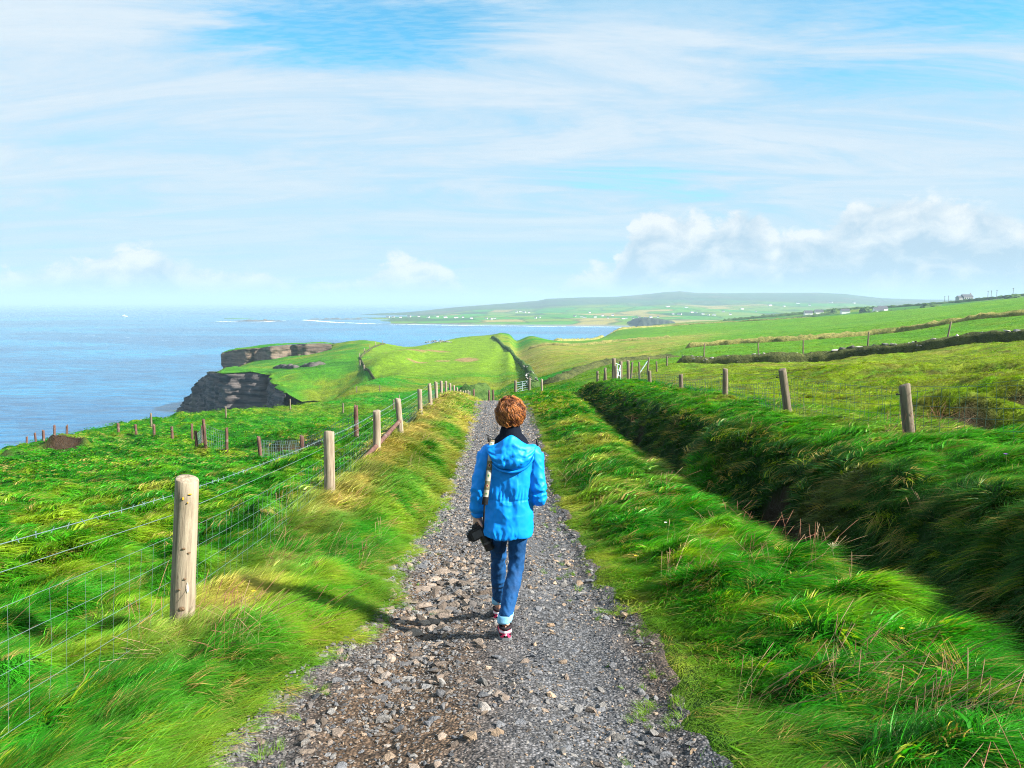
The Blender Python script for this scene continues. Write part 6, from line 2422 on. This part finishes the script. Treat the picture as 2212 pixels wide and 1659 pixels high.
def ribbon(pts, w_, wdir, th=.003, m=40):
    c = catmull(pts, m)
    wd = np.array(wdir, float)
    tg = np.gradient(c, axis=0)
    tg /= np.linalg.norm(tg, axis=1)[:, None]
    s = wd - tg * (tg @ wd)[:, None]
    s /= np.linalg.norm(s, axis=1)[:, None]
    n = np.cross(tg, s)
    rows = [c - s * w_ / 2 + n * th / 2, c + s * w_ / 2 + n * th / 2, c + s * w_ / 2 - n * th / 2, c - s * w_ / 2 - n * th / 2]
    V = np.stack(rows, 1).reshape(-1, 3)
    return V, grid_faces(m, 4, True), c


def strap_material():
    m, t, b, o = mat('woven_strap')
    at = t.new('ShaderNodeVertexColor', layer_name='UVc')
    sp = t.new('ShaderNodeSeparateColor')
    t.link(at.outputs[0], sp.inputs[0])
    s, w_ = sp.outputs[0], sp.outputs[1]
    cell = t.math('FRACT', t.math('MULTIPLY', s, 6.0))
    big = t.math('FRACT', t.math('MULTIPLY', s, 3.0))
    cx_ = t.math('ABSOLUTE', t.math('SUBTRACT', cell, .5))
    wx_ = t.math('ABSOLUTE', t.math('SUBTRACT', w_, .5))
    dia = t.math('ADD', t.math('MULTIPLY', cx_, 1.6), t.math('MULTIPLY', wx_, 1.3))
    c = t.mix(t.math('GREATER_THAN', big, .5), (.12, .115, .07), (.34, .33, .29))
    c = t.mix(t.math('LESS_THAN', dia, .42), c, (.34, .30, .16))
    c = t.mix(t.math('LESS_THAN', dia, .26), c, t.mix(t.math('GREATER_THAN', big, .5), (.30, .03, .04), (.07, .22, .14)))
    c = t.mix(t.math('LESS_THAN', dia, .13), c, (.02, .02, .03))
    c = t.mix(t.math('GREATER_THAN', wx_, .43), c, (.06, .06, .05))
    t.link(c, b.inputs['Base Color'])
    b.inputs['Roughness'].default_value = .8
    return m


loc0 = np.array((-.245, .02, .69))
sp_pts = [np.array(p) - loc0 for p in ((-.125, .115, 1.15), (-.120, .095, 1.27), (-.128, .03, 1.352), (-.138, -.055, 1.345), (-.142, -.108, 1.29), (-.152, -.138, 1.20), (-.165, -.148, 1.08), (-.178, -.145, .985))]
V, Fq, c = ribbon(sp_pts, .038, (1, .15, 0), .003, 60)
me = mesh_np('strap', V, Fq)
sarr = np.repeat(np.linspace(0, 2, 60), 4)
warr = np.tile(np.array((0, 1, 1, 0.)), 60)
set_col(me, 'UVc', np.stack([sarr, warr, sarr * 0], 1))
add_obj('strap', me, strap_material(), photo_cam)
V, Fq, c = ribbon([np.array(p) - loc0 for p in ((-.177, -.146, .99), (-.181, -.144, .96), (-.185, -.138, .935))], .040, (1, .15, 0), .006, 8)
add_obj('strap_end', mesh_np('strap_end', V, Fq), MAT_STRAPBLK, photo_cam)
V, Fq, c = ribbon([np.array(p) - loc0 for p in ((-.185, -.138, .94), (-.190, -.125, .87), (-.195, -.09, .79), (-.20, -.04, .735))], .012, (1, .15, 0), .003, 16)
add_obj('strap_webbing', mesh_np('strap_webbing', V, Fq), MAT_STRAPBLK, photo_cam)

# ------------------------------------------------------------------ small plants
MAT_STEM = plain('green_stem', (.10, .17, .03), .8)
MAT_YEL = plain('yellow_petal', (.80, .58, .02), .6, .1)
MAT_WHT = plain('white_petal', (.85, .85, .80), .6, .05)
MAT_PUR = plain('purple_petal', (.22, .07, .42), .6, .1)
MAT_DRY = plain('dry_stem', (.56, .46, .33), .9, .15)


def flower(name, label, u, v, y0, y1, matl, h=.2, r=.016):
    x, y, z = ground_pt(u, v + 14, y0, y1)
    o = thing(name, label, 'flower', (x, y, z))
    zt = P(u, v, y)[2] - z
    zt = min(max(zt, .12), .5)
    V, Fq = tube(catmull([(0, 0, -.02), (.01, 0, zt * .5), (0, 0, zt)], 8), .0025, 5)
    add_obj('stem', mesh_np('stem', V, Fq), MAT_STEM, o)
    for k in range(9):
        a = k * 6.283 / 9
        pv_ = [(0, 0, zt), (math.cos(a - .3) * r * .7, math.sin(a - .3) * r * .7, zt + r * .35), (math.cos(a) * r, math.sin(a) * r, zt + r * .4), (math.cos(a + .3) * r * .7, math.sin(a + .3) * r * .7, zt + r * .35)]
        add_obj('petal', mesh_np('petal', pv_, [(0, 1, 2, 3)]), matl, o)


flower('wildflower', 'single yellow flower in the verge between post and lane', 549, 1300, 4.2, 8, MAT_YEL)
flower('wildflower', 'single yellow flower in the long grass at lower right', 1945, 1392, 3.2, 6, MAT_YEL)
flower('wildflower', 'yellow flower among red stalks beside the lane', 1372, 1215, 5, 9, MAT_YEL, .2, .014)
flower('wildflower', 'small white flower on the grass beside the walker', 1437, 1138, 6, 12, MAT_WHT, .2, .02)
flower('wildflower', 'purple flower on the bank top at the right edge', 2170, 997, 6, 12, MAT_PUR, .2, .022)
x, y, z = ground_pt(1800, 1250, 4.5, 9)
um = thing('dead_umbel', 'pale dead umbel stalk standing at the ditch edge', 'plant', (x, y, z))
hh = P(1782, 1200, y)[2] - z
hh = min(max(hh, .25), .6)
V, Fq = tube(catmull([(.03, 0, -.05), (.0, 0, hh * .6), (-.02, 0, hh)], 8), .004, 5)
add_obj('stem', mesh_np('umbel_stem', V, Fq), MAT_DRY, um)
for k in range(14):
    a = k * 2.4
    rr = .05 * math.sqrt((k + 1) / 14)
    V, Fq = tube([(-.02, 0, hh), (-.02 + rr * .6 * math.cos(a), rr * .6 * math.sin(a), hh + .03), (-.02 + rr * math.cos(a), rr * math.sin(a), hh + .045)], .0018, 4)
    ry = add_obj('ray', mesh_np('ray', V, Fq), MAT_DRY, um)

# ------------------------------------------------------------------ the air
hb = bmesh.new()
bmesh.ops.create_cube(hb, size=1.0)
hme_ = bpy.data.meshes.new('haze')
hb.to_mesh(hme_)
hb.free()
hm = bpy.data.materials.new('sea_air')
hm.use_nodes = True
t_ = NT(hm.node_tree)
pv = t_.new('ShaderNodeVolumePrincipled')
pv.inputs['Color'].default_value = (0.46, 0.67, 0.82, 1)
pv.inputs['Density'].default_value = 1.9e-4
pv.inputs['Anisotropy'].default_value = 0.0
oo = t_.new('ShaderNodeOutputMaterial')
t_.link(pv.outputs[0], oo.inputs['Volume'])
haze = add_obj('haze', hme_, hm, kind='stuff', label='thin pale sea haze over the bay', cat='haze')
haze.scale = (130000, 130000, 170)
haze.location = (0, 0, -69 + 85)
